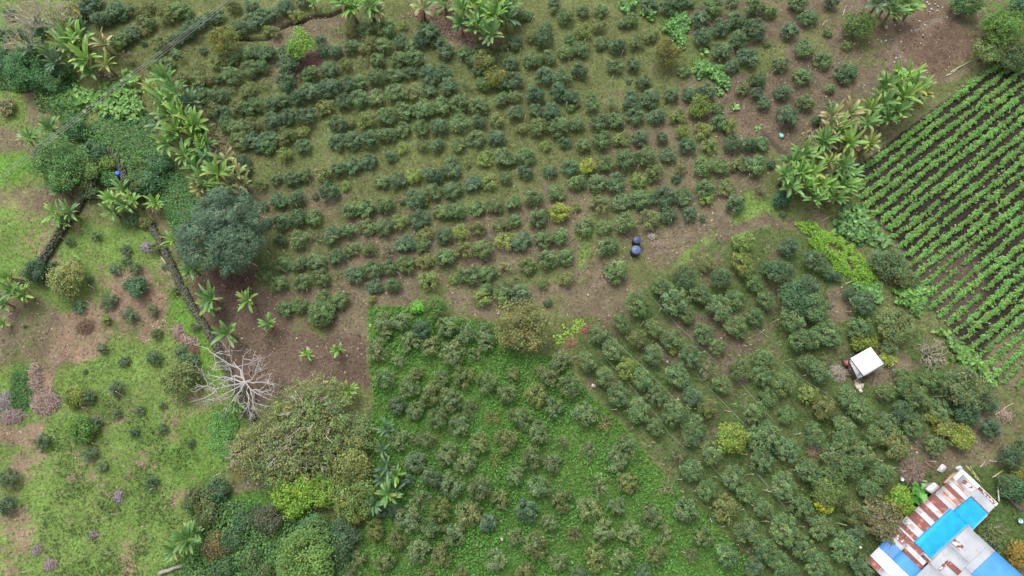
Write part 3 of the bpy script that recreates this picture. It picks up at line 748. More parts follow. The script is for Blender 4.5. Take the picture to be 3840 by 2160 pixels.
D3="20 140 170 o,310 100 180 m,550 150 140 b,240 300 210 h,440 350 180 m,800 240 190 b,1140 200 210 m,1060 330 190 m,90 490 190 m,310 580 210 m,890 560 200 p,1170 540 200 h,530 700 220 o,200 810 210 d,800 790 210 m,1060 770 180 m,1540 590 200 t,1400 860 210 m,1720 800 210 g,410 930 160 m,90 1050 190 m,660 1050 190 b,940 1000 200 m,1190 1030 210 m,1520 1050 180 p,280 1140 230 h,850 1260 220 h,1110 1270 210 m,500 1300 170 m,1440 1240 190 h,1780 1240 140 b,180 1390 180 h,690 1410 150 d,1320 1400 150 d,1890 1060 190 m,2110 1240 220 g,1800 90 230 g,1980 250 240 g,2430 110 240 g,2470 330 230 g,1640 270 190 b,1780 420 230 g,2200 490 230 g,1940 620 200 g,2320 640 210 g,2120 790 260 h,2480 790 200 g,2320 1010 260 g,2480 1170 240 g,2380 1350 200 d",
D4="120 110 250 g,550 110 210 g,840 100 250 g,300 230 250 g,60 330 200 g,750 270 280 g,1010 260 230 g,1120 90 200 g,1330 160 270 h,1600 50 220 d,1720 180 210 g,2300 90 250 d,490 430 250 g,890 400 240 g,1210 450 230 g,270 570 270 g,1080 600 220 g,430 780 230 g,110 820 260 g,920 840 220 h,270 1000 290 g,620 980 260 g,850 1160 300 g,80 1150 240 g,450 1170 240 g,200 1320 240 g,570 1340 270 g,1030 1350 240 d,960 1000 190 d,2420 550 200 d,2440 290 230 d,2560 200 150 d,720 430 190 g,330 1390 150 g",
)
BANANAS = dict(
A1="640 330 200 g,780 390 220 b,690 480 200 g,860 590 220 b,1000 430 150 w,900 710 170 g,1020 620 160 y,820 290 120 d,480 520 150 g,560 620 150 d,310 450 200 d,430 350 170 d,1450 850 130 y,1620 780 200 g,1700 890 200 g,1590 980 190 g,1720 1020 200 b,1850 1000 180 d,1640 1120 200 g,1780 1150 200 b,1890 1200 200 b,1550 1190 170 d,1700 1290 200 b,1880 1320 200 b,1620 1380 190 g,1970 1290 150 g,480 1230 170 g,290 1330 150 g",
A2="880 10 190 g,1130 60 180 g,960 90 170 b,1200 120 130 w,1850 40 180 g,2020 100 200 g,2130 30 220 b,2250 60 220 b,2390 80 200 g,2200 180 220 g,2330 190 210 b,2160 280 200 g,2300 340 190 g,2450 190 180 d,1640 80 180 w,2000 220 170 g,580 30 90 l,2490 60 150 g",
A4="1150 50 180 d,1260 30 180 d,1300 120 180 g,1420 60 170 g,1490 90 140 b,1300 790 220 b,1440 770 200 b,1510 870 200 b,1220 860 180 g,1380 950 200 b,1210 1010 200 g,1090 1050 160 b,1350 1080 190 g,1250 1160 160 g,1610 900 130 y,720 1120 180 w,880 1110 180 w,800 1250 170 b,690 1250 150 w,1060 1200 160 g,900 1380 190 b,640 1360 170 g,1080 1390 150 y",
B1="600 490 120 g,550 700 170 b,680 690 150 g,630 790 120 g,1200 470 130 g,1090 570 160 b,1220 620 170 g,1300 580 140 b,1090 690 150 g,1500 590 120 b,1680 950 130 b,1850 1230 160 g,2230 1240 120 g,110 1330 160 b,1440 430 80 g,1800 150 160 g,1930 110 170 b,2000 40 150 g,1890 260 180 g,2050 200 170 d,2190 200 170 w,2120 330 200 b,2300 330 180 w,2240 430 190 w,1990 390 170 g,2130 470 170 b,1950 470 150 w,2360 430 150 w",
B4="430 130 180 g,530 130 150 b,340 200 190 g,270 330 190 g,400 330 180 b,530 310 180 b,330 440 180 g,450 450 180 b,600 430 180 b,540 570 170 g,700 190 150 y,810 250 180 g,910 320 160 g,760 350 170 d,690 450 190 b,830 430 180 b,740 560 160 g,890 500 150 g,1050 60 130 w,860 30 150 b,640 30 170 g",
C1="2050 160 180 g,2020 240 160 b,2400 170 160 b,2200 490 200 g,2290 1190 110 g,140 80 150 g,230 120 140 b,40 200 130 g,30 390 90 b",
C2="140 400 130 g,520 690 100 b,820 655 110 b,920 1040 130 b",
D1="1820 1080 220 g,1700 1190 160 g,1880 1010 150 g",
D2="1290 30 140 d,1250 220 110 d,1290 390 150 d,1260 490 160 d,1380 470 140 b,1310 650 190 g,1170 760 150 d,1390 600 120 d",
)
STAKES = dict(
A2="820 690,1140 610,630 210,1210 290,1250 510,1640 870,2080 1070,1060 1250,1590 1340,1640 1340,1330 990,460 60,970 680,1670 590,1990 620,2240 1130",
A3="235 190,830 110,375 180,1280 520,962 580,1012 770,1152 730,1530 770,1800 720,2552 720,2490 380,140 500,20 505,1108 520,955 1050,1090 1050,170 1150,1005 1230,1138 1215,600 590,2110 950,575 1030,2160 90",
A4="840 90,780 330,135 720,550 820,915 440,700 50,650 220,70 380,970 580,860 890,590 430",
B1="820 870,600 930,470 1070,2160 1390,2470 1190,1480 1000",
B2="540 380,1000 410,1060 360,210 220,1270 60,2330 210,1080 930,300 1080,310 1250,150 1080,2110 730,2290 850,2280 930,1430 1290,40 1320,620 1020,2490 1030,420 640",
B3="1260 260,1010 620,787 480,655 720,1075 860,1258 820,1445 880,1580 790,1520 570,716 940,1645 1000,990 1340,945 1160,413 370,625 550,145 650,180 850,225 1050,45 1040,1888 90,2340 350,1110 1030,1320 1010,85 300,1360 1180",
C1="890 50,880 200,1360 220,1360 390,1610 460,1730 300,1740 140,1820 280,1940 410,1020 800,880 845,660 890,890 940,820 1210,1030 620,1160 1090,1710 1160,1920 1160,410 350,520 310,540 770,1460 50,1690 1410",
C2="1455 130,710 640,500 90,800 600,740 870,1000 140",
C3="1150 535,1480 275,1390 350,1320 640,605 660,635 725,1020 1220,1640 1125,1360 1090,1890 935,2105 510,2280 615,2080 780,2190 1165,2290 1095,1820 1215,2320 1345,1210 1418,2160 700,2460 480,1455 80,2120 1225,1415 570,1300 415,1895 665",
C4="170 370,1150 500,900 500,885 260,1740 1095,1940 1195,450 895,290 745,140 870,2220 1260,225 100,780 120,1260 1280,200 590,1000 1130",
D1="80 170,370 460,530 435,640 460,430 630,220 675,40 660,430 830,170 890,1120 850,1030 875,920 893,650 955,960 1055,1480 590,1350 795,2230 765,1580 165,910 170,1190 640,810 1260,290 1385,150 1245,1060 1210,90 1080,1410 960,490 90,20 920,1480 770",
D2="2160 1130,1510 1310,1920 1430,2125 1430,1100 1000",
D3="1410 145,1370 188,1540 310,1515 355,1660 505,1690 620,1805 630,1835 703,1385 522,2015 478,2125 390,2350 460,2170 608,2505 618,2360 745,1965 793,1980 883,2125 1068,2280 810,2090 975,2225 1150,2275 1280,2430 1312,450 1090,630 1300,1040 1430,1265 1400,1700 1215,1315 790,2500 920,1510 75,1860 330,2290 260",
D4="385 75,340 410,80 618,450 608,290 735,480 905,60 920,800 935,620 800,1160 300,910 205,20 1315,700 95,1610 520,1690 330,540 540,880 1305,750 365,420 965",
)
# trees: full-photo pixels x, y, crown width, height factor, style, tint, name, category, label
TREES = [
 (850, 868, 335, .80, 'feather', (.062, .092, .072), 'shade_tree', 'tree', 'big round grey-green shade tree with dense feathery foliage beside the banana row'),
 (1968, 1232, 215, .85, 'leafy', (.105, .098, .044), 'round_tree', 'tree', 'brown-olive round tree at the top edge of the lush green plot'),
 (1066, 1678, 300, .62, 'open', (.105, .112, .050), 'spreading_tree', 'tree', 'wide open-crowned brownish tree with bare pale twigs showing, beside the lime-yellow crown'),
 (1170, 1555, 290, .60, 'open', (.098, .118, .046), 'spreading_tree', 'tree', 'wide thin olive-green crown below the bare brown plot'),
 (940, 1700, 190, .62, 'open', (.118, .112, .052), 'spreading_tree', 'tree', 'tan-brown thin crown edging the bright pasture creeper'),
 (1325, 1640, 175, .62, 'open', (.085, .112, .046), 'spreading_tree', 'tree', 'thin olive-green crown leaning over the topmost dark bananas at the lush plot edge'),
 (1190, 1690, 200, .60, 'open', (.092, .105, .046), 'spreading_tree', 'tree', 'thin olive crown right above the lime-yellow crown'),
 (1311, 1728, 190, .75, 'leafy', (.100, .108, .042), 'spreading_tree', 'tree', 'olive-brown dense crown next to the tall bananas'),
 (1105, 1850, 165, .80, 'leafy', (.108, .168, .028), 'lime_tree', 'tree', 'bright lime-yellow tree crown among the olive trees'),
 (1210, 1830, 125, .85, 'leafy', (.098, .148, .030), 'lime_tree', 'tree', 'smaller lime-yellow crown joined to the right of the bright one'),
 (1323, 1858, 170, .70, 'leafy', (.085, .105, .036), 'spreading_tree', 'tree', 'dark yellowish-olive crown between the lime-yellow tree and the bananas'),
 (1150, 2095, 240, .85, 'leafy', (.080, .125, .042), 'broad_tree', 'tree', 'broad mid green tree at the bottom edge below the lime-yellow tree'),
 (1175, 1990, 130, .80, 'leafy', (.060, .098, .042), 'broad_tree', 'tree', 'smaller green crown just above the broad green bottom tree'),
 (1288, 2000, 120, .75, 'leafy', (.042, .068, .042), 'dark_tree', 'tree', 'very dark green crown right of the broad green bottom tree'),
 (1012, 1945, 105, .75, 'leafy', (.056, .060, .044), 'dark_tree', 'tree', 'dark purplish brown crown left of the lime-yellow tree'),
 (1311, 1945, 75, .8, 'leafy', (.110, .105, .032), 'small_tree', 'tree', 'small olive-yellow crown below the dark yellowish-olive tree'),
 (1132, 168, 112, 1.1, 'leafy', (.092, .150, .032), 'lime_tree', 'tree', 'bright lime-green oval tree beside the eroded ditch'),
 (835, 140, 125, 1.1, 'leafy', (.095, .098, .030), 'cone_tree', 'tree', 'olive cone-shaped tree under the power cables'),
 (2502, 190, 108, 1.15, 'leafy', (.090, .078, .028), 'cone_tree', 'tree', 'orange-brown tinged dense tree beside the bright broad-leaved climber'),
 (1854, 287, 82, .9, 'leafy', (.088, .092, .028), 'round_tree', 'tree', 'round olive-yellow tree standing in the upper bush rows'),
 (1810, 225, 85, .9, 'leafy', (.085, .092, .034), 'round_tree', 'tree', 'dull olive tree just above the round olive-yellow one'),
 (2622, 400, 85, .9, 'leafy', (.088, .112, .032), 'round_tree', 'tree', 'yellow-topped green tree among dark bushes near the right-hand bare earth'),
 (3217, 92, 112, .95, 'leafy', (.062, .088, .030), 'round_tree', 'tree', 'green tree with orange leaf patches below the dark top bananas'),
 (3755, 95, 180, .9, 'leafy', (.066, .112, .030), 'garden_tree', 'tree', 'bright green tall tree in the upper right corner'),
 (3700, 190, 120, .85, 'leafy', (.085, .105, .042), 'garden_tree', 'tree', 'olive-green crown at the corner of the bare clearing and the crop rows'),
 (3810, 205, 130, .85, 'leafy', (.062, .080, .040), 'garden_tree', 'tree', 'dull dark tree overhanging the upper end of the crop rows'),
 (3625, 15, 105, .85, 'leafy', (.050, .088, .036), 'garden_tree', 'tree', 'dark green crown above the rubble of the bare clearing'),
 (3830, 15, 120, .85, 'leafy', (.042, .078, .058), 'garden_tree', 'tree', 'bluish dark crown in the extreme upper right corner'),
 (136, 1023, 95, .75, 'leafy', (.026, .046, .032), 'dark_tree', 'tree', 'very dark bush-like tree at the foot of the mossy wall'),
 (252, 1046, 142, .80, 'leafy', (.122, .124, .054), 'round_tree', 'tree', 'pale yellow-olive tree in the left pasture'),
 (508, 1075, 86, .8, 'leafy', (.046, .080, .048), 'round_tree', 'tree', 'dark green round shrub-tree in the left pasture above the pink soil'),
 (225, 615, 215, .62, 'leafy', (.062, .112, .044), 'vine_covered_tree', 'tree', 'tree smothered in green climbers with a pale banana poking through'),
 (330, 640, 110, .55, 'leafy', (.078, .110, .036), 'vine_covered_tree', 'tree', 'low olive climber mound beside the smothered tree'),
 (350, 568, 88, .8, 'leafy', (.044, .080, .050), 'dark_tree', 'tree', 'dark blue-green crown above the blue barrel'),
 (403, 612, 65, .8, 'leafy', (.085, .120, .030), 'vine_covered_tree', 'tree', 'light olive vine-covered stump just left above the blue barrel'),
 (405, 668, 60, .6, 'leafy', (.050, .110, .042), 'vine_covered_tree', 'tree', 'green climber mound left of the blue barrel'),
 (505, 700, 95, .75, 'leafy', (.048, .068, .034), 'dark_tree', 'tree', 'dark olive crown between the walled path and the green carpet'),
 (338, 715, 75, .7, 'leafy', (.052, .066, .034), 'dark_tree', 'tree', 'dark crown hiding part of the mossy wall'),
 (490, 822, 60, .8, 'leafy', (.040, .066, .034), 'dark_tree', 'tree', 'small dark shrub-tree under the bananas near the wall gap'),
 (545, 830, 50, .8, 'leafy', (.088, .090, .042), 'small_tree', 'tree', 'small brownish olive shrub-tree on the upper end of the long wall'),
 (560, 690, 90, .6, 'leafy', (.040, .088, .048), 'vine_covered_tree', 'tree', 'bluish green climber mound on the left rim of the green carpet'),
 (600, 610, 80, .7, 'leafy', (.045, .088, .050), 'dark_tree', 'tree', 'dark blue-green mound between the carpet and the banana row'),
 (280, 490, 100, .55, 'leafy', (.042, .084, .040), 'dark_tree', 'tree', 'dark green bush under the big round leaves'),
 (100, 255, 170, .45, 'leafy', (.044, .098, .042), 'climber_mound', 'shrub', 'wide dark green climber mound below the bare pale trees'),
 (200, 300, 110, .5, 'leafy', (.046, .092, .042), 'climber_mound', 'shrub', 'deep green mound between the bananas and the big round leaves'),
 (30, 220, 110, .6, 'leafy', (.050, .094, .056), 'climber_mound', 'shrub', 'blue-green mound touching the left edge of the picture'),
 (60, 175, 60, .9, 'leafy', (.170, .130, .040), 'small_tree', 'tree', 'small tree with orange-yellow leaves in the upper left corner'),
 (240, 62, 120, .8, 'open', (.150, .135, .055), 'small_tree', 'tree', 'thin yellowish crown behind the bare pale trees'),
 (20, 400, 70, .6, 'open', (.130, .110, .065), 'small_tree', 'tree', 'thin brownish bush at the left edge above the bright grass strip'),
 (687, 1420, 142, .75, 'leafy', (.088, .100, .042), 'round_tree', 'tree', 'round olive pasture tree left of the dead white tree'),
 (705, 1362, 75, .75, 'leafy', (.058, .082, .048), 'round_tree', 'tree', 'greyish green shrub-tree just above the round olive pasture tree'),
 (278, 1487, 80, .75, 'leafy', (.108, .126, .034), 'small_tree', 'tree', 'yellow-green shrub-tree in the pasture right of the dry twig heap'),
 (315, 1610, 95, .75, 'leafy', (.050, .092, .026), 'small_tree', 'tree', 'dark fresh green shrub-tree in the middle of the lower pasture'),
 (290, 1590, 70, .75, 'leafy', (.080, .120, .030), 'small_tree', 'tree', 'light olive shrub-tree touching the dark fresh green one'),
 (745, 1868, 105, .75, 'leafy', (.064, .076, .036), 'round_tree', 'tree', 'dark olive tree with pale tips above the lone big banana'),
 (815, 1840, 90, .75, 'leafy', (.038, .066, .040), 'round_tree', 'tree', 'dark green tree right beside the dark olive one with pale tips'),
 (775, 1930, 90, .75, 'leafy', (.060, .074, .034), 'round_tree', 'tree', 'dull olive lower crown directly above the lone big banana'),
 (905, 1958, 85, .7, 'leafy', (.044, .080, .048), 'dark_tree', 'tree', 'dark teal bush-tree in the bottom left wood'),
 (970, 1935, 70, .75, 'leafy', (.044, .058, .036), 'dark_tree', 'tree', 'dark bush-tree between the teal one and the purplish crown'),
 (812, 2050, 95, .7, 'leafy', (.100, .082, .044), 'small_tree', 'tree', 'brownish yellow shrub-tree right of the lone big banana'),
 (873, 2020, 80, .75, 'leafy', (.042, .068, .034), 'dark_tree', 'tree', 'dark green bush-tree below the dark teal one'),
 (945, 2097, 85, .75, 'leafy', (.050, .078, .036), 'dark_tree', 'tree', 'dark green bush-tree at the bottom left of the broad green tree'),
 (830, 2140, 90, .7, 'leafy', (.042, .074, .034), 'dark_tree', 'tree', 'dark green bush-tree cut by the bottom edge near the fallen trunk'),
 (990, 2150, 70, .75, 'leafy', (.056, .074, .034), 'dark_tree', 'tree', 'dull green bush-tree at the bottom edge beside the broad green tree'),
 (3329, 985, 135, .8, 'leafy', (.068, .092, .050), 'grey_tree', 'tree', 'grey-green round tree between the lime creeper strip and the crop rows'),
 (3390, 1045, 85, .75, 'leafy', (.066, .082, .040), 'grey_tree', 'tree', 'dull olive tree touching the grey-green one at the crop edge'),
 (2985, 1115, 135, .9, 'leafy', (.046, .078, .044), 'tall_orchard_tree', 'tree', 'tall dark green tree rising over the orchard, left one of two'),
 (3055, 1155, 120, .9, 'leafy', (.056, .086, .044), 'tall_orchard_tree', 'tree', 'tall yellowish-tipped tree rising over the orchard, right one of two'),
 (3352, 1215, 140, .85, 'leafy', (.088, .104, .050), 'grey_tree', 'tree', 'grey-green tree with pale yellow tips above the white-roofed shed'),
 (3240, 1280, 88, .7, 'leafy', (.095, .105, .026), 'small_tree', 'tree', 'yellowish olive bush-tree touching the upper wall of the white-roofed shed'),
 (3333, 1338, 62, .75, 'open', (.175, .185, .050), 'small_tree', 'tree', 'sparse pale yellow sapling right of the white-roofed shed'),
 (3616, 1455, 170, .85, 'leafy', (.082, .098, .052), 'grey_tree', 'tree', 'large grey-olive tree beside the lower end of the broad-leaved hedge'),
 (3624, 1545, 95, .75, 'leafy', (.040, .066, .040), 'dark_tree', 'tree', 'dark green tree just below the large grey-olive one'),
 (3600, 1640, 100, .75, 'leafy', (.118, .134, .036), 'yellow_tree', 'tree', 'golden yellow bush-tree on the bare ground above the house'),
 (3540, 1600, 80, .7, 'leafy', (.120, .120, .040), 'small_tree', 'tree', 'yellowish olive bush-tree left of the golden yellow one'),
 (2745, 1645, 120, .85, 'leafy', (.115, .140, .034), 'yellow_tree', 'tree', 'yellow-green orchard tree, brightest crown of the lower orchard'),
 (3112, 1842, 135, .8, 'leafy', (.072, .096, .036), 'orchard_giant', 'tree', 'biggest orchard crown with yellow lower leaves left of the house'),
 (3092, 1893, 55, .9, 'leafy', (.210, .215, .030), 'small_tree', 'tree', 'small yellow crown at the foot of the biggest orchard crown'),
 (3375, 1870, 95, .85, 'leafy', (.120, .180, .030), 'lime_tree', 'tree', 'bright lime-green tree at the corner of the rusty roof'),
 (3395, 1900, 60, .85, 'leafy', (.135, .195, .030), 'lime_tree', 'tree', 'small lime-yellow crown hugging the rusty eave'),
 (3310, 1945, 160, .75, 'open', (.105, .088, .048), 'thin_tree', 'tree', 'thin brown-leaved tree with bare limbs leaning over the roof edge'),
 (3345, 2035, 110, .8, 'open', (.100, .105, .048), 'thin_tree', 'tree', 'thin olive tree whose bare branches overhang the blue lower roof'),
 (3828, 1780, 60, .85, 'leafy', (.115, .105, .030), 'small_tree', 'tree', 'olive-yellow crown at the right edge beside the house yard'),
 (3800, 1830, 95, .8, 'leafy', (.040, .078, .046), 'dark_tree', 'tree', 'dark green tree at the right edge behind the rusty sheet'),
 (3825, 2080, 90, .8, 'leafy', (.150, .100, .028), 'orange_shrub', 'shrub', 'orange-leaved shrub at the right edge beside the pale roof'),
 (3720, 2020, 100, .6, 'open', (.070, .085, .036), 'thin_tree', 'tree', 'thin dark green bush beside the right wall of the house'),
 (1206, 1173, 92, .8, 'feather', (.078, .110, .052), 'feathery_tree', 'tree', 'pale feathery grey-green tree at the top of the bare brown plot'),
 (1637, 1149, 70, 1.7, 'leafy', (.055, .090, .028), 'standard_tree', 'tree', 'small dark crown on a tall bare trunk at the lush plot edge'),
 (1565, 1153, 45, .8, 'leafy', (.090, .190, .036), 'small_tree', 'tree', 'bright green bush left of the small tree with a trunk'),
 (2930, 750, 55, .8, 'leafy', (.030, .066, .044), 'dark_tree', 'tree', 'dark teal bush tucked under the big banana clump'),
]
# ------------------------------------------------------------------ placing bushes
def parse(d):
    out = []
    for tile, s in d.items():
        for it in s.split(','):
            w = it.split()
            x, y = tz(tile, float(w[0]), float(w[1]))
            out.append((x, y, float(w[2]) / 2.576 if len(w) > 2 else 0.0, w[3] if len(w) > 3 else ''))
    return out

def inside(px, py, poly):
    return bool(poly_sd(np.array([px]), np.array([py]), poly)[0] > 0)

def build_bushes():
    r = np.random.default_rng(11)
    raw = parse(BUSHES); items = []
    for b in raw:
        if all((b[0] - o[0]) ** 2 + (b[1] - o[1]) ** 2 > (0.36 * (b[2] + o[2]) * .5 + 6) ** 2 for o in items): items.append(b)
    groups = {}
    for px, py, d, c in items:
        if c == 'k' or (inside(px, py, PAST_POLY) and c != 't'): sp = 'young_shrub'
        elif inside(px, py, LUSH_POLY): sp = 'meadow_bush'
        elif inside(px, py, ORCH_POLY): sp = 'orchard_tree'
        else: sp = 'field_bush'
        groups.setdefault(sp, []).append((px, py, d, c))
    phr = dict(young_shrub=('low shrub in the pasture', 'shrub', 'young shrubs dotted over the left pasture'),
               meadow_bush=('bush in lush weeds', 'bush', 'bushes in the lush green plot'),
               orchard_tree=('orchard tree', 'tree', 'trees of the lower right orchard'),
               field_bush=('row bush', 'bush', 'bushes planted in rows on the upper field'))
    for sp, lst in groups.items():
        lst.sort(key=lambda b: -b[2] * (1.25 if b[3] in 'yt' else 1.0))
        keep, rest = lst[:318], lst[318:]
        noun, cat, grp = phr[sp]
        labels = ref_labels([(b[0], b[1], (sp, b[3]), f'{CWORD[b[3]]} {noun}', cat) for b in lst])
        merged = MB()
        for i, (px, py, d, c) in enumerate(lst):
            kind = 'bare' if c == 't' else ('thin' if c in 'pb' else ('tall' if sp == 'orchard_tree' else ('mid' if c in 'olhm' else 'full')))
            if sp == 'young_shrub': kind = 'mid'
            P = PROTO[kind][r.integers(len(PROTO[kind]))]
            hz = dict(tall=1.05, full=.8, mid=.78, thin=.7, bare=.6)[kind]
            d = d * dict(orchard_tree=1.03, meadow_bush=1.12, field_bush=1.09, young_shrub=1.1)[sp]
            R0 = d * depth_at(px, py, 1.0) / FPX / 2
            h = R0 * hz
            p = at(px, py, h)
            g = ground_z(p[0], p[1])
            R = d * depth_at(px, py, h) / FPX / 2
            t = np.array(TINT[c]) * r.uniform(.86, 1.16) * np.array((r.uniform(.92, 1.1), 1, r.uniform(.9, 1.1)))
            zs = r.uniform(.85, 1.2); sx = r.uniform(.93, 1.09); sy = r.uniform(.92, 1.05)
            if sp == 'field_bush': zs *= .92; sy *= .96
            if sp == 'meadow_bush': zs *= 1.2; sx *= .96; sy *= 1.02
            rot = (.23 if sp == 'field_bush' else -.75 if sp == 'orchard_tree' else r.uniform(0, 3.1)) + r.uniform(-.5, .5) + math.pi * r.integers(2)
            if i >= len(keep):
                v, q, tr, cc = P['arr']
                cr_, sr_ = math.cos(rot), math.sin(rot)
                M = np.array([[cr_ * sx, -sr_ * sy, 0], [sr_ * sx, cr_ * sy, 0], [0, 0, zs]]) * R
                merged.add(v @ M.T + np.array([p[0], p[1], g]), q, None, cc * t)
                continue
            o = thing(sp, labels[i], cat, (p[0], p[1], g), rot, (R * sx, R * sy, R * zs), grp)
            c1 = obj('crown', P['crown'], o); c1.color = (*t, 1)
            s1 = obj('trunk', P['trunk'], o)
            if kind == 'bare':
                s1.color = (*((.34, .25, .16) if inside(px, py, LUSH_POLY) and px < 2400 else (.40, .35, .32)), 1)
                c1.color = (.22, .17, .07, 1) if px < 2400 else (.22, .16, .10, 1)
        if rest:
            tag(obj('small_field_bushes', merged.mesh('small_field_bushes', M_LEAF)), 'smallest scattered bushes between the larger ones of the upper rows', 'bushes', kind='stuff')

def build_trees():
    r = np.random.default_rng(31)
    for (px, py, d, hf, style, tint, name, cat, label) in TREES:
        R = d * 1.06 * depth_at(px, py, 3.0) / FPX / 2
        hc = R * hf if name != 'standard_tree' else R * 1.9
        rz = .78
        hcu = hc / R
        big = min(1.0, R / 5.0)
        Lw = (.20 + .05 * big) / R                                # leaf length in crown units
        lobes = []
        nl = int(4 + 7 * big)
        for k in range(nl):
            a = k * 6.283 / nl + r.uniform(-.4, .4); q = r.uniform(.30, .62)
            lobes.append((math.cos(a) * q, math.sin(a) * q, r.uniform(-.1, .38), r.uniform(.28, .46)))
        area = (R / 1.3) ** 2
        if style == 'feather':
            v, q, cc, cs = crown(r, int(60 + 55 * area ** .75), 42, cr=.36 / max(R, 1.3) + .05, L=.40 / R, asp=.22, rz=rz, hc=max(hcu, .7), lump=.10, low=-.75, hue=.12, cvar=.18, droop=.2, inner=.2, lobes=[(a_, b_, c_, s_ * 1.2) for a_, b_, c_, s_ in lobes] if R > 3 else None)
        elif style == 'open':
            v, q, cc, cs = crown(r, int(40 + 42 * area ** .8), 17, cr=.42 / R + .03, L=Lw, asp=.6, rz=.42, hc=max(hcu, .55), lump=.22, low=-.4, hue=.2, inner=.35)
        else:
            v, q, cc, cs = crown(r, int(34 + 34 * area ** .85), 30, cr=.40 / R + .08, L=Lw, asp=.58, rz=rz, hc=max(hcu, .72), lump=.14, low=-.7, hue=.2, lobes=lobes, inner=.22)
        hcu = max(hcu, .72 if style != 'open' else .55)
        if name == 'cone_tree':
            v[:, :2] *= (1.25 - .55 * (v[:, 2:3] / v[:, 2].max()))
        h = hcu * R
        p = at(px, py, h)
        g = ground_z(p[0], p[1])
        o = thing(name, label, cat, (p[0], p[1], g), 0, 1.0)
        me = to_mesh('crown', v * R, q, np.zeros((0, 3), int), cc * np.array(tint) * (np.array((1.80, 2.05, 1.75)) if style == 'open' else np.array((1.86, 2.10, 1.62))), M_LEAF)
        obj('crown', me, o)
        mb = MB()
        top = np.array([0, 0, h * .72])
        tr = .045 * R + .05
        bc = np.array((.20, .17, .14)) if style != 'open' else np.array((.36, .32, .27))
        tube(mb, gnarly((0, 0, -.1), top, 6, .02, r), np.linspace(tr * 1.5, tr, 6), 8, bc)
        nb = 7 if style != 'open' else 22
        for i in r.choice(len(cs), min(nb, len(cs)), replace=False):
            e = cs[i] * R
            if style == 'open': e = e + np.array([0, 0, .12 * R])
            P = gnarly(top * r.uniform(.7, 1), e, 6, .05, r)
            tube(mb, P, np.linspace(tr * .6, tr * .14, 6), 5, bc)
            if style == 'open':
                for k in range(2):
                    branch(mb, P[3], (P[4] - P[3]) + r.normal(size=3) * .5, R * .22, tr * .22, 1, r, bc, 2, .7, .3, .08)
        obj('trunk', mb.mesh('trunk', M_BARK), o)

def build_bananas():
    r = np.random.default_rng(41)
    lst = parse(BANANAS)
    labels = ref_labels([(b[0], b[1], b[3], f'{BWORD[b[3]]} banana plant', 'plant') for b in lst])
    for (px, py, d, c), lab in zip(lst, labels):
        i = r.integers(6, 8) if c == 'w' else r.integers(0, 6)
        P = BAN[i]
        s = d / 70.0
        s = .45 + .55 * s if s < 1 else s
        h = P['h'] * s
        p = at(px, py, h)
        sc_ = d * 1.12 * depth_at(px, py, h) / FPX / 2.0
        k = np.clip(sc_ * .95, .6, 1.4)
        p = at(px, py, P['h'] * k + .1)
        g = ground_z(p[0], p[1])
        o = thing('banana_plant', lab, 'banana plant', (p[0], p[1], g), r.uniform(0, 6.28), (k, k, k * r.uniform(.9, 1.08)), 'banana plants in clumps')
        t = np.array(BTINT[c]) * r.uniform(.88, 1.14)
        obj('leaves', P['leaves'], o).color = (*t, 1)
        obj('pseudostem', P['stem'], o)
        if r.random() < (.9 if c in 'wy' else .4): obj('dead_leaves', P['dead'], o)

def build_stakes():
    r = np.random.default_rng(51)
    mes = []
    for i in range(6):
        mb = MB(); n = 5
        P = gnarly((0, 0, -.1), (r.normal() * .16, r.normal() * .16, 1.0), n, .012, r)
        tube(mb, P, np.linspace(.046, .036, n), 6, np.array((.52, .47, .37)) * r.uniform(.8, 1.15))
        mes.append(mb.mesh('stake', M_WOOD))
    lst = parse(STAKES)
    labels = ref_labels([(b[0], b[1], 'stake', 'pale upright wooden stake', 'stake') for b in lst])
    for (px, py, d, c), lab in zip(lst, labels):
        h = r.uniform(1.1, 1.5)
        p = at(px, py, h / 2)
        o = obj('wooden_stake', mes[r.integers(6)], None, (p[0], p[1], ground_z(p[0], p[1])))
        o.scale = (1, 1, h); o.rotation_euler = (0, 0, r.uniform(0, 6.28))
        tag(o, lab, 'stake', 'pale wooden stakes')

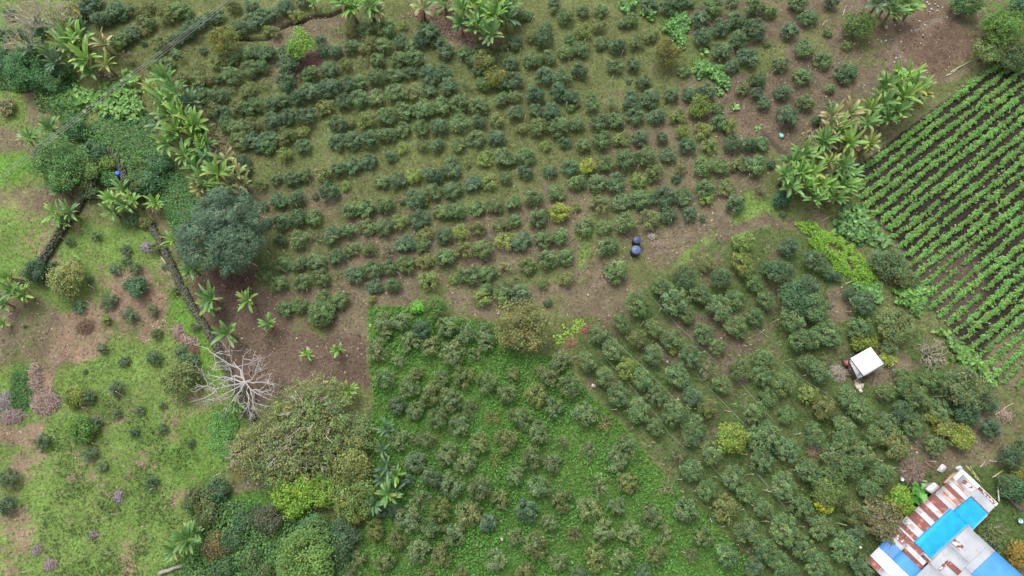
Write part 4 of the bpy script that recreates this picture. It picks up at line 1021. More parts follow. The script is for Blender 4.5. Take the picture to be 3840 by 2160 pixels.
# ------------------------------------------------------------------ crop field
def build_crop():
    r = np.random.default_rng(61)
    a0, a1 = at(3325, 560, .2), at(3744, 236, .2)
    u = unit(a1 - a0); w = np.array([u[1], -u[0], 0])
    protos = []
    for i in range(7):
        v, q, cc, cs = crown(r, 7, 9, cr=.42, L=.42, asp=.62, rz=.6, hc=.55, low=-.1, lump=.2, hue=.15, inner=.3)
        protos.append((v, q, cc, to_mesh('crop_leaves', v, q, np.zeros((0, 3), int), cc, M_LEAF)))
    pts = []
    for k in range(48):
        o = a0 + w * (k * 1.20 + .15)
        s = -40.0
        wv = r.normal() * 3
        row_gap = fbm(np.array([k * 3.7]), np.array([1.0]), .3, 2)[0]
        while s < 70:
            s += r.uniform(.16, .27)
            q = o + u * s + w * (r.normal() * .09 + .10 * math.sin(s * .35 + wv))
            px, py = project(q[0], q[1], .2)
            if not (-60 < px < 3930 and -60 < py < 1560): continue
            pts.append((q[0], q[1], float(px), float(py), k, s))
    P = np.array(pts)
    d = poly_sd(P[:, 2], P[:, 3], CROP_POLY)
    thin = poly_sd(P[:, 2], P[:, 3], [(3400, 960), (3660, 890), (3720, 1080), (3640, 1260), (3540, 1240), (3430, 1090)])
    thin2 = poly_sd(P[:, 2], P[:, 3], [(3640, 1260), (3900, 1200), (3900, 1500), (3740, 1460)])
    den = fbm(P[:, 0] * .6 + P[:, 4] * 7.7, P[:, 1] * .6, .9, 3, 9.0)
    th = .17 + .07 * sstep(-50, 50, thin) + .13 * sstep(-60, 60, thin2)
    k = (d > -2) & (den > th)
    P = P[k]; den = den[k]
    siz = (.29 + .13 * sstep(.3, .65, den)) * r.uniform(.85, 1.2, len(P)) * np.where(thin[k] > -20, .9, 1.0)
    order = np.argsort(-(P[:, 3] + (P[:, 2] > 3840) * -9999 + (P[:, 3] > 2160) * -9999))
    solo = set(order[:300].tolist())
    merged = MB()
    rows = {}
    for i in solo: rows.setdefault(int(P[i][4]), []).append(i)
    def nth(n): return f"{n}{'th' if 10 < n % 100 < 14 else {1: 'st', 2: 'nd', 3: 'rd'}.get(n % 10, 'th')}"
    labs = {}
    for k_, idx in rows.items():
        for n_, i in enumerate(sorted(idx, key=lambda i: P[i][5])):
            labs[i] = f'crop plant {nth(n_ + 1)} from the lower end of the {nth(k_ + 1)} row below the bananas'
    for i in range(len(P)):
        x, y = P[i][0], P[i][1]
        v, q, cc, me = protos[r.integers(7)]
        rot = r.uniform(0, 6.28); R = siz[i]
        t = np.array((.168, .345, .085)) * (.8 + .45 * den[i]) * r.uniform(.8, 1.2) * np.array((r.uniform(.85, 1.25), 1, 1))
        if i in solo:
            o = obj('crop_plant', me, None, (x, y, ground_z(x, y)))
            o.scale = (R, R, R * 1.1); o.rotation_euler = (0, 0, rot); o.color = (*t, 1)
            tag(o, labs[i], 'crop plant', 'crop plants at the lower end of the planted rows')
        else:
            c_, s_ = math.cos(rot), math.sin(rot)
            M = np.array([[c_, -s_, 0], [s_, c_, 0], [0, 0, 1.1]]) * R
            merged.add(v @ M.T + np.array([x, y, 0.0]), q, None, cc * t)
    tag(obj('crop_foliage', merged.mesh('crop_foliage', M_LEAF)), 'bright green low crop growing in long slanting rows on dark soil', 'crop', kind='stuff')

# ------------------------------------------------------------------ broad-leaved patches
def broad_leaves(name, label, cat, poly, n, hmax, size, cols, seed, kind='stuff'):
    r = np.random.default_rng(seed)
    P = np.asarray(poly, float)
    px = r.uniform(P[:, 0].min() - 12, P[:, 0].max() + 12, n * 4); py = r.uniform(P[:, 1].min() - 12, P[:, 1].max() + 12, n * 4)
    d = poly_sd(px, py, poly)
    d = d + (vnoise(px * .045, py * .045) - .5) * 26 + (vnoise(px * .13 + 7, py * .13) - .5) * 12 + 3
    k = (d > 0) & (r.random(len(d)) < .35 + .65 * sstep(0, 22, d))
    px, py, d = px[k][:n], py[k][:n], d[k][:n]
    N = len(px)
    zz = hmax * (.35 + .65 * sstep(0, 25, d)) * r.uniform(.65, 1.1, N)
    c = np.array([at(a, b, z) for a, b, z in zip(px, py, zz)])
    nn = unit(np.stack([r.normal(size=N) * .45, r.normal(size=N) * .45 - .15, np.ones(N)], 1))
    t = r.normal(size=(N, 3)); t -= (t * nn).sum(1, keepdims=True) * nn; t = unit(t); b = np.cross(nn, t)
    L = r.uniform(*size, N)[:, None]
    pr = [(-.28, 0, -.06), (-.46, .34, .02), (.06, .42, .02), (.58, 0, -.12), (.06, -.42, .02), (-.46, -.34, .02)]
    v = np.stack([c + t * L * x + b * L * y + nn * L * z for x, y, z in pr], 1).reshape(-1, 3)
    i = np.arange(N)[:, None] * 6
    q = np.concatenate([i + np.array([[0, 1, 2, 3]]), i + np.array([[0, 3, 4, 5]])])
    cols = np.asarray(cols); cc = np.repeat(cols[r.integers(len(cols), size=N)] * r.uniform(.75, 1.3, (N, 1)), 6, 0)
    cc[0::6] *= 1.3; cc[3::6] *= 1.1
    me = to_mesh(name, v, q, np.zeros((0, 3), int), cc, M_BANANA)
    return tag(obj(name, me), label, cat, kind=kind)

def zp(tile, s):
    return [tz(tile, *map(float, p.split())) for p in s.split(',')]

def build_patches():
    TARO = [(.130, .265, .062), (.165, .310, .062), (.105, .220, .065)]
    BR = [(.125, .275, .062), (.095, .215, .060)]
    YG = [(.24, .38, .05), (.19, .33, .05)]
    broad_leaves('broad_leaf_patch', 'large heart-shaped light green leaves massed under the upper left bananas', 'foliage', zp('A1', '480 980,620 800,760 840,900 850,1000 780,1100 790,1340 860,1390 1020,1400 1130,1270 1160,1080 1140,900 1060,700 1060'), 620, .9, (.38, .68), TARO, 71)
    broad_leaves('broad_leaf_plant', 'rounded light green broad-leaved bush standing apart above the heart-leaved patch', 'plant', zp('A1', '1150 740,1200 690,1270 690,1340 760,1300 810,1220 850,1150 800'), 75, 1.5, (.35, .6), TARO, 72, None)
    broad_leaves('climber_strip', 'bright green climber running down between the top right bush rows', 'foliage', zp('A3', '1450 160,1560 180,1600 110,1700 110,1800 180,1740 270,1760 400,1740 480,1640 400,1560 310,1500 270'), 520, .8, (.22, .42), BR, 73)
    broad_leaves('broad_leaf_plant', 'light green sapling of few big leaves above the bright climber', 'plant', zp('A3', '1310 60,1400 30,1440 120,1400 170,1320 150'), 22, 1.2, (.55, .8), BR, 74, None)
    broad_leaves('broad_leaf_plant', 'bright broad-leaved plant cut by the top edge', 'plant', zp('A3', '1100 0,1240 0,1250 60,1150 90,1110 50'), 34, 1.2, (.45, .8), BR, 75, None)
    broad_leaves('broad_leaf_plant', 'small sapling with five big leaves among the dark bushes', 'plant', zp('A3', '1850 480,1920 430,1990 450,1960 500,1920 540,1860 520'), 9, .9, (.55, .8), BR, 76, None)
    broad_leaves('climber_strip', 'bright green climber tangle above the right bush rows', 'foliage', zp('A3', '1800 590,1860 560,1960 640,2060 630,2110 680,2160 780,2120 860,2050 900,2020 800,1950 720,1880 730,1800 660'), 420, .9, (.25, .5), BR, 77)
    broad_leaves('broad_leaf_plant', 'small broad-leaved seedling on the bare slope right of the climber tangle', 'plant', zp('A3', '2130 1010,2200 990,2260 1030,2230 1080,2170 1050'), 10, .6, (.4, .6), TARO, 78, None)
    broad_leaves('broad_leaf_plant', 'lone seedling rosette on the bare path near the turquoise sack', 'plant', zp('A3', '2360 1210,2410 1180,2450 1220,2400 1250'), 12, .4, (.3, .5), BR, 79, None)
    broad_leaves('broad_leaf_patch', 'dark green big-leaved plants below the banana clump at the crop edge', 'foliage', zp('B4', '740 760,860 600,980 570,1080 680,1180 780,1200 870,1260 900,1330 990,1210 1020,1090 990,960 1000,850 920,760 880'), 330, .8, (.38, .68), [(.100, .220, .065), (.130, .265, .060), (.085, .18, .065)], 80)
    broad_leaves('broad_leaf_patch', 'bright big-leaved plants at the foot of the lime creeper strip', 'foliage', zp('C4', '930 0,1160 0,1190 120,1190 190,1100 150,1000 60'), 130, .8, (.4, .7), BR, 81)
    broad_leaves('broad_leaf_hedge', 'big-leaved bright green clump along the crop boundary above the bush with pale tips', 'foliage', zp('C4', '1330 60,1500 0,1640 50,1620 160,1600 270,1560 300,1400 220,1320 130'), 240, .9, (.38, .66), BR + TARO, 82)
    broad_leaves('broad_leaf_hedge', 'long big-leaved hedge along the lower crop boundary', 'foliage', zp('C4', '1720 470,1810 470,1920 540,2010 640,2150 710,2200 800,2260 900,2290 1000,2240 980,2150 860,2000 830,1880 760,1900 660,1800 540'), 380, .8, (.38, .68), TARO, 83)
    broad_leaves('broad_leaf_plant', 'big dark leaves of one broad-leaved plant at the rusty roof corner', 'plant', zp('D4', '1500 560,1590 560,1650 660,1630 730,1560 760,1510 700'), 30, 1.6, (.6, .95), [(.10, .28, .055)], 84, None)
    broad_leaves('ground_creeper', 'yellow-green leafy creeper patch beside the reddish dead leaves', 'foliage', zp('C3', '460 540,560 430,640 380,730 360,800 370,780 420,680 460,640 520,560 560,500 600'), 330, .3, (.14, .26), YG, 85)
    litter('green_carpet', 'thick blue-green leafy carpet between the wall and the banana row', [(420, 400), (470, 440), (560, 430), (590, 520), (640, 600), (700, 690), (745, 750), (800, 830), (720, 880), (700, 960), (760, 1010), (745, 1040), (690, 1010), (690, 930), (640, 860), (600, 780), (575, 690), (540, 600), (470, 560), (350, 540), (330, 480)],
           26000, [(.115, .265, .095), (.135, .310, .095), (.100, .225, .09)], (.14, .26), .7, .45, 86, z0=.06)
    UG = [(.105, .225, .07), (.145, .29, .072), (.085, .175, .065)]
    litter('undergrowth', 'deep green undergrowth filling the gap between the bananas, the smothered tree and the carpet', [(130, 300), (260, 300), (300, 380), (330, 470), (420, 520), (540, 560), (600, 620), (640, 640), (620, 700), (560, 760), (520, 730), (470, 640), (420, 590), (330, 560), (260, 500), (200, 430), (110, 380)],
           16000, UG, (.18, .34), .65, 1.3, 97, z0=.05)
    litter('hillside_undergrowth', 'deep green climbers covering the ground under the bare pale trees', [(-60, 170), (60, 180), (170, 200), (260, 240), (290, 300), (180, 340), (60, 340), (-60, 310)], 9000, UG, (.18, .34), .65, 1.0, 98, z0=.05)
    litter('wall_weeds', 'weeds growing along the foot of the mossy wall and the trees beside it', [(120, 560), (220, 540), (330, 600), (390, 640), (330, 690), (240, 690), (150, 650)], 6000, UG + [(.14, .2, .06)], (.16, .32), .6, .7, 99, z0=.05)
    litter('wood_undergrowth', 'deep green undergrowth between the dark trees of the bottom left wood', [(690, 1900), (860, 1870), (1000, 1890), (1120, 1960), (1300, 1960), (1330, 2090), (1330, 2200), (640, 2200), (720, 2050)], 15000, UG, (.18, .36), .65, .9, 100, z0=.05)
    litter('creeper_strip', 'lime-green feathery creeper strip between the orchard and the crop field', zp('B4', '340 780,430 770,560 770,640 850,740 860,870 960,950 960,930 1050,1000 1080,1080 1170,1150 1290,1200 1390,1130 1430,980 1380,880 1300,740 1240,720 1160,560 1060,500 930,420 860'),
           22000, [(.23, .43, .055), (.27, .47, .065), (.19, .38, .055)], (.12, .30), .38, .9, 87, dens=(.8, .37), z0=.05)
    litter('bright_creeper', 'vivid green creeper mat in the pasture left of the wide open crown', [(800, 1540), (870, 1540), (895, 1590), (870, 1650), (865, 1720), (830, 1730), (790, 1680), (780, 1600)],
           6500, [(.125, .285, .072), (.165, .335, .078), (.10, .23, .06)], (.16, .30), .7, .5, 88, z0=.05)
    litter('leafy_patch', 'dark fresh green low patch beside the dry twig heap', [(45, 1400), (110, 1390), (125, 1500), (100, 1540), (30, 1540)], 2600, [(.085, .19, .055), (.07, .15, .05)], (.15, .28), .65, .35, 89)
    litter('dead_leaf_litter', 'pinkish brown dead leaves around the top banana clump', [(1500, 55), (1600, 30), (1700, 50), (1830, 70), (1900, 150), (1880, 185), (1760, 165), (1690, 140), (1600, 90)], 5000, [(.30, .20, .15), (.24, .16, .12), (.36, .27, .20), (.14, .10, .09)], (.18, .55), .22, .25, 90, M_DRY)
    litter('red_leaf_litter', 'reddish fallen leaves below the lime-green tree', [(1110, 200), (1200, 195), (1215, 250), (1150, 280), (1095, 265)], 900, [(.20, .095, .09), (.25, .13, .11)], (.15, .3), .3, .15, 91, M_DRY)
    litter('leaf_heap', 'rust-brown dead leaf heap by the yellow-green creeper patch', zp('C3', '680 420,780 400,800 450,730 500,680 470'), 320, [(.26, .13, .09), (.2, .11, .08)], (.14, .28), .5, .3, 92, M_DRY)
    litter('leaf_heap', 'second rust-brown dead leaf heap nearer the brown-olive tree', zp('C3', '570 560,660 540,690 580,620 620,560 610'), 240, [(.26, .13, .09), (.2, .11, .08)], (.14, .28), .5, .3, 93, M_DRY)
    litter('dead_banana_leaves', 'grey-brown withered leaves inside the banana clump by the crop', [(3010, 500), (3120, 420), (3240, 470), (3230, 560), (3100, 560)], 500, [(.34, .27, .20), (.25, .19, .14)], (.5, 1.1), .2, 1.2, 94, M_DRY)
    litter('dead_leaf_litter', 'brown dead leaves under the left banana rows', [(700, 330), (800, 400), (830, 480), (880, 560), (840, 600), (760, 520), (700, 430)], 900, [(.22, .16, .13), (.28, .21, .17)], (.3, .8), .22, .3, 95, M_DRY)
    litter('dead_leaf_litter', 'brown dead leaves under the upper left bananas', [(240, 180), (330, 190), (430, 270), (440, 300), (380, 300), (300, 250)], 500, [(.22, .16, .13), (.30, .22, .17)], (.3, .8), .22, .4, 96, M_DRY)
# ------------------------------------------------------------------ walls, heaps, dead wood
def rock(mb, c, s, r, col):
    v = np.array([(-1, -1, -1), (1, -1, -1), (1, 1, -1), (-1, 1, -1), (-1, -1, 1), (1, -1, 1), (1, 1, 1), (-1, 1, 1)], float) * .5
    v = v * (1 + r.normal(size=(8, 3)) * .16); v[4:, :2] *= .78
    a = r.uniform(0, 6.28); R = np.array([[math.cos(a), -math.sin(a), 0], [math.sin(a), math.cos(a), 0], [0, 0, 1]])
    v = (v * np.asarray(s)) @ R.T + c
    mb.add(v, [(0, 3, 2, 1), (4, 5, 6, 7), (0, 1, 5, 4), (1, 2, 6, 5), (2, 3, 7, 6), (3, 0, 4, 7)], None, np.asarray(col) * r.uniform(.82, 1.18))

def wall(name, label, pts, width, height, seed):
    r = np.random.default_rng(seed)
    P = np.array([at(*p, height * .5) for p in pts])[:, :2]
    mb = MB()
    core = []
    for a, b in zip(P[:-1], P[1:]):
        L = np.linalg.norm(b - a); d = (b - a) / L; n = np.array([-d[1], d[0]])
        s = 0.0
        while s < L:
            for k in range(12):
                off = r.uniform(-.5, .5) * width
                hh = height * (1 - (2 * off / width) ** 2 * .45)
                z = r.uniform(.0, 1.0) * hh if k < 3 else hh * r.uniform(.75, 1.0)
                q = a + d * (s + r.uniform(-.2, .2)) + n * off
                col = (.100, .098, .080) if r.random() < .6 else (.080, .092, .052)
                rock(mb, np.array([q[0], q[1], z]), r.uniform(.12, .26, 3) * np.array([1.2, 1, .8]), r, col)
            s += .14
        w = width * .40
        A, B = a - d * .1, b + d * .1
        v = [(*(A - n * w), -.1), (*(A + n * w), -.1), (*(B + n * w), -.1), (*(B - n * w), -.1),
             (*(A - n * w * .6), height * .8), (*(A + n * w * .6), height * .8), (*(B + n * w * .6), height * .8), (*(B - n * w * .6), height * .8)]
        mb.add(v, [(4, 5, 6, 7), (0, 1, 5, 4), (1, 2, 6, 5), (2, 3, 7, 6), (3, 0, 4, 7)], None, (.075, .07, .055))
    tag(obj(name, mb.mesh(name, M_STONE)), label, 'wall', None, 'thing')

def heap(name, label, px, py, rx, ry, n, cols, seed, ang=0.0, L=(.5, 1.3), h=.6):
    r = np.random.default_rng(seed)
    c = at(px, py, .2); k = depth_at(px, py) / FPX
    mb = MB(); ca, sa = math.cos(ang), math.sin(ang)
    for i in range(n):
        a = r.uniform(0, 6.28); q = math.sqrt(r.random())
        x, y = math.cos(a) * q * rx * k, math.sin(a) * q * ry * k
        p = np.array([c[0] + x * ca - y * sa, c[1] + x * sa + y * ca, .05 + h * (1 - q * q) * r.uniform(.2, 1.0)])
        d = unit(r.normal(size=3) * np.array([1, 1, .22])); l = r.uniform(*L)
        tube(mb, [p - d * l / 2, p + r.normal(size=3) * .06, p + d * l / 2], np.array([.026, .022, .012]), 4, np.array(cols[r.integers(len(cols))]) * r.uniform(.75, 1.25))
    mb.v = [np.column_stack([v[:, :2], np.maximum(v[:, 2], .02)]) for v in mb.v]
    tag(obj(name, mb.mesh(name, M_DRY)), label, 'brush heap')

def build_heaps():
    T1 = [(.34, .25, .21), (.27, .20, .17), (.42, .33, .28)]
    heap('brush_heap', 'biggest heap of pinkish dry twigs in the left pasture', 170, 1508, 55, 42, 420, T1, 1)
    heap('brush_heap', 'long narrow strip of dry brush leading up from the biggest twig heap', 132, 1415, 18, 62, 260, T1, 2, .25)
    heap('brush_heap', 'low round pile of greyish twigs near the left edge', 45, 1562, 42, 26, 300, [(.32, .24, .22), (.26, .2, .19)], 3, h=.4)
    heap('brush_heap', 'grey twig pile cut by the left edge', 8, 1505, 28, 32, 200, [(.33, .29, .29), (.27, .25, .25)], 4, h=.5)
    heap('brush_heap', 'pinkish dry branches stacked in bright grass beside the long wall', 668, 1245, 16, 30, 190, T1, 5, .45, h=.5)
    heap('brush_heap', 'lower end of the dry branch stack, spread towards the wall', 708, 1278, 32, 14, 170, T1, 6, -.4, h=.4)
    heap('brush_heap', 'small reddish pile of dead leaves and twigs below the branch stack', 728, 1318, 17, 24, 160, [(.28, .14, .10), (.22, .12, .09)], 7, .4, (.2, .5), .3)
    heap('brush_heap', 'dark brown soil-coloured brush pile on the pink pasture soil', 318, 1225, 28, 24, 200, [(.20, .145, .10), (.16, .11, .08)], 8, h=.3)
    heap('brush_heap', 'grey-lavender twig pile near the upper end of the long wall', 547, 925, 20, 20, 150, [(.36, .33, .37), (.28, .25, .28)], 9, 0, (.3, .8), .4)
    heap('brush_heap', 'lavender-grey twig pile in the lower pasture weeds', 442, 1862, 16, 20, 130, [(.33, .27, .33), (.27, .22, .26)], 10, 0, (.3, .7), .35)
    heap('brush_heap', 'purplish twig pile near the bottom of the pasture', 350, 2003, 14, 11, 90, [(.27, .21, .24)], 11, 0, (.3, .6), .3)
    heap('brush_heap', 'pinkish grey mound of twigs low in the pasture', 186, 2118, 24, 18, 200, [(.33, .26, .25), (.28, .22, .21)], 12, .3, (.3, .7), .4)
    heap('brush_heap', 'faint pinkish twig mound above the low pasture mound', 137, 2062, 16, 18, 110, [(.30, .23, .24)], 13, 0, (.3, .7), .3)
    heap('brush_heap', 'fine brown brush heap in the yard above the rusty roof', 3420, 1765, 48, 44, 520, [(.22, .165, .135), (.27, .21, .17)], 14, 0, (.4, 1.0), .7)
    heap('brush_heap', 'pale dry stalks thrown at the left foot of the white-roofed shed', 3148, 1398, 30, 24, 220, [(.40, .34, .27), (.33, .29, .25)], 15, -.5, (.5, 1.1), .6)
    heap('brush_heap', 'dry banana trash between the two top banana clumps', 1650, 40, 60, 26, 330, [(.34, .26, .18), (.26, .19, .14)], 16, .5, (.6, 1.6), .6)
    heap('brush_heap', 'grey dry twigs beside the upper blue tank', 2445, 885, 15, 10, 70, [(.42, .38, .33)], 17, 0, (.3, .7), .3)
    heap('brush_heap', 'dry stalks right of the twin tanks, lying on pale soil', 2475, 915, 30, 14, 110, [(.33, .26, .20)], 18, 0, (.4, .9), .15)
    heap('brush_heap', 'pale stalk heap among the orchard crowns left of the yard', 3055, 1690, 24, 18, 120, [(.36, .27, .18)], 19, .2, (.4, 1.0), .4)
    heap('brush_heap', 'grey twigs at the right edge of the plot near the fallen poles', 3770, 1560, 26, 20, 130, [(.34, .28, .22)], 20, .2, (.4, 1.1), .4)

def limb(mb, tw, pts, r0, r1, r, col, kids=3):
    P = np.array(pts, float)
    Q = [P[0]]
    for a, b in zip(P[:-1], P[1:]):
        for t in (.5, 1.0):
            Q.append(a * (1 - t) + b * t + (r.normal(size=3) * .07 if t < 1 else 0))
    Q = np.array(Q)
    tube(mb, Q, np.linspace(r0, r1, len(Q)), 6, np.asarray(col) * r.uniform(.88, 1.1))
    for k in range(kids):
        i = r.integers(1, len(Q) - 1)
        d = unit(Q[i + 1] - Q[i]) + r.normal(size=3) * .75
        branch(tw, Q[i], d, r.uniform(.7, 1.7), r1 * 1.1, 2, r, col, 2, .8, .05, .10, None, .7)
    branch(tw, Q[-1], Q[-1] - Q[-2], .7, r1 * .9, 1, r, col, 2, .8, 0, .1, None, .7)

def build_dead_tree():
    r = np.random.default_rng(8)
    base = np.array([*at(*tz('C1', 2350, 1020), 0)[:2], 0.0])
    o = thing('dead_tree', 'dead leafless tree with bleached white gnarled branches over the wall end', 'tree', tuple(base))
    C = (.40, .372, .35)
    mb = MB()
    fork = np.array([*at(*tz('C1', 2370, 960), 3.2)[:2], 3.2]) - base
    tube(mb, gnarly((0, 0, -.1), fork, 7, .04, r), np.linspace(.30, .17, 7), 8, C)
    obj('trunk', mb.mesh('trunk', M_DRY), o)
    def q(x, y, z): return np.array([*at(*tz('C1', x, y), z)[:2], z]) - base
    LIMBS = [
        ([fork, q(2280, 940, 3.4), q(2180, 910, 3.7), q(2080, 905, 4.0)], .13, .05, 4),
        ([fork, q(2300, 980, 3.5), q(2180, 1010, 3.7), q(2090, 1030, 3.9), q(2000, 1000, 4.2), q(1940, 1020, 4.3)], .12, .04, 4),
        ([q(2090, 1030, 3.9), q(2030, 1080, 4.2), q(1955, 1120, 4.3)], .06, .03, 2),
        ([q(2000, 1000, 4.2), q(1995, 950, 4.4), q(1965, 890, 4.6)], .05, .025, 2),
        ([q(2310, 830, 3.3), q(2200, 780, 3.6), q(2080, 700, 4.1), q(2010, 640, 4.4), q(1955, 620, 4.6)], .11, .04, 3),
        ([fork, q(2330, 880, 3.3), q(2310, 830, 3.3)], .14, .11, 1),
        ([q(2080, 700, 4.1), q(2090, 680, 4.5), q(2165, 690, 4.7)], .05, .03, 2),
        ([q(2160, 760, 3.8), q(2090, 770, 4.2), q(2065, 840, 4.4), q(2100, 840, 4.5)], .05, .025, 1),
        ([fork, q(2340, 860, 3.7), q(2345, 780, 4.2), q(2345, 735, 4.5), q(2420, 745, 4.7)], .08, .03, 3),
        ([q(2300, 810, 3.6), q(2380, 790, 4.2), q(2480, 745, 4.6)], .05, .025, 2),
        ([fork, q(2430, 940, 3.6), q(2470, 880, 4.1), q(2490, 800, 4.5)], .08, .03, 2),
        ([fork, q(2440, 970, 3.7), q(2540, 960, 4.1), q(2590, 970, 4.3)], .08, .035, 2),
        ([fork, q(2420, 1030, 3.4), q(2480, 1070, 3.8), q(2560, 1110, 4.1)], .10, .03, 5),
        ([q(2440, 1040, 3.5), q(2500, 1040, 3.9), q(2560, 1070, 4.2)], .07, .03, 5),
        ([q(2420, 1030, 3.4), q(2440, 1110, 3.8), q(2450, 1190, 4.0)], .07, .03, 3),
        ([fork, q(2330, 1040, 3.4), q(2270, 1100, 3.8), q(2220, 1180, 4.0)], .09, .03, 4),
        ([fork, q(2300, 1010, 3.5), q(2200, 1060, 3.9), q(2100, 1120, 4.2), q(2040, 1130, 4.4)], .09, .03, 4),
        ([q(2380, 1050, 3.4), q(2400, 1140, 3.8), q(2370, 1230, 4.0)], .06, .03, 3),
        ([q(2270, 1040, 3.5), q(2230, 1100, 3.9), q(2130, 1140, 4.2)], .06, .025, 3),
    ]
    for pts, r0, r1, k in LIMBS:
        mb = MB(); tw = MB(); limb(mb, tw, pts, r0 * .78, r1 * .8, r, C, k)
        br = obj('branch', mb.mesh('branch', M_DRY), o)
        obj('twigs', tw.mesh('twigs', M_DRY), br)
    # three pale bare trees in the upper left corner
    for (px, py, rad, lab, sd) in [(120, 70, 100, 'tall pale bare tree with fanning twigs in the upper left corner', 1), (195, 85, 95, 'bare tan tree with arching branches right of the pale bare one', 2), (95, 160, 70, 'small grey bare tree below the two larger bare ones', 3)]:
        r = np.random.default_rng(80 + sd)
        R = rad * depth_at(px, py, 3) / FPX
        p = at(px, py, 3.0)
        o = thing('bare_tree', lab, 'tree', (p[0], p[1], 0))
        mb = MB(); tube(mb, gnarly((0, 0, -.1), (0, 0, 2.6), 5, .03, r), np.linspace(.17, .12, 5), 7, (.30, .26, .21))
        obj('trunk', mb.mesh('trunk', M_DRY), o)
        mb = MB()
        for k in range(11):
            a = k * .571 + r.uniform(-.3, .3)
            branch(mb, (0, 0, 2.2 + r.uniform(0, .5)), (math.cos(a), math.sin(a), .8), R * .55, .085, 3, r, (.40, .36, .28), 3, .5, .15, .05, None, .55)
        obj('branches', mb.mesh('branches', M_DRY), o)
    # grey dry bush near the crop boundary
    r = np.random.default_rng(90)
    p = at(3500, 1324, .8); R = 62 * depth_at(3500, 1324) / FPX
    o = thing('dry_bush', 'big round grey dry bush of tangled twigs by the broad-leaved hedge', 'bush', (p[0], p[1], 0))
    mb = MB()
    for k in range(16):
        a = k * .39 + r.uniform(-.3, .3)
        branch(mb, (math.cos(a) * .2, math.sin(a) * .2, .02), (math.cos(a), math.sin(a), .9), R * .55, .05, 3, r, (.34, .30, .25), 2, .75, 0, .1, None, .7)
    obj('branches', mb.mesh('branches', M_DRY), o)

def log(name, label, cat, a, b, rad, col, seed, z=None, mat=None):
    r = np.random.default_rng(seed)
    z = rad if z is None else z
    z0, z1 = (z, z) if np.isscalar(z) else z
    A, B = at(*a, z0), at(*b, z1)
    mb = MB(); n = 6
    tube(mb, gnarly(A, B, n, .012, r), np.linspace(rad, rad * .75, n), 7, col)
    tag(obj(name, mb.mesh(name, mat or M_WOOD)), label, cat)

# ------------------------------------------------------------------ houses
def sheet_mat(name, base, rust=None, amount=0.0, scale=1.4, rough=.55, streak=None):
    m, N, L = new_mat(name)
    out = N.new('ShaderNodeOutputMaterial'); p = N.new('ShaderNodeBsdfPrincipled')
    tc = N.new('ShaderNodeTexCoord')
    nz = N.new('ShaderNodeTexNoise'); nz.inputs['Scale'].default_value = scale; nz.inputs['Detail'].default_value = 7
    L.new(tc.outputs['Object'], nz.inputs['Vector'])
    n2 = N.new('ShaderNodeTexNoise'); n2.inputs['Scale'].default_value = .8; n2.inputs['Detail'].default_value = 4
    L.new(tc.outputs['Object'], n2.inputs['Vector'])
    mr = N.new('ShaderNodeMapRange'); mr.inputs[1].default_value = .3; mr.inputs[2].default_value = .7; mr.inputs[3].default_value = .86; mr.inputs[4].default_value = 1.08
    L.new(n2.outputs['Fac'], mr.inputs[0])
    rgb = N.new('ShaderNodeRGB'); rgb.outputs[0].default_value = (*base, 1)
    c = rgb.outputs[0]
    if rust:
        ra = N.new('ShaderNodeMapRange'); ra.inputs[1].default_value = .62 - amount; ra.inputs[2].default_value = .66 - amount
        L.new(nz.outputs['Fac'], ra.inputs[0])
        mx = N.new('ShaderNodeMix'); mx.data_type = 'RGBA'
        L.new(ra.outputs[0], mx.inputs[0]); L.new(c, mx.inputs[6]); mx.inputs[7].default_value = (*rust, 1)
        c = mx.outputs[2]
    sc2 = N.new('ShaderNodeVectorMath'); sc2.operation = 'SCALE'
    L.new(c, sc2.inputs[0]); L.new(mr.outputs[0], sc2.inputs['Scale'])
    L.new(sc2.outputs[0], p.inputs['Base Color'])
    p.inputs['Roughness'].default_value = rough
    p.inputs['Specular IOR Level'].default_value = .3
    L.new(p.outputs[0], out.inputs[0])
    return m

RUST = (.185, .070, .060)
def slab_grid(pf, us, vs, thick):
    """Corrugated or cloth sheet: top grid at pf(u, v), closed edge of given thickness."""
    nu, nv = len(us), len(vs)
    top = np.array([pf(u, v) for u in us for v in vs]); bot = top - np.array([0, 0, thick])
    q = []
    for i in range(nu - 1):
        for j in range(nv - 1):
            a = i * nv + j
            q.append((a, a + nv, a + nv + 1, a + 1))
    m = nu * nv
    q2 = [(b[3] + m, b[2] + m, b[1] + m, b[0] + m) for b in q]
    ring = [i * nv for i in range(nu)] + [(nu - 1) * nv + j for j in range(1, nv)] + [i * nv + nv - 1 for i in range(nu - 2, -1, -1)] + [j for j in range(nv - 2, 0, -1)]
    q3 = [(ring[k], ring[(k + 1) % len(ring)], ring[(k + 1) % len(ring)] + m, ring[k] + m) for k in range(len(ring))]
    return np.vstack([top, bot]), np.array(q + q2 + q3)

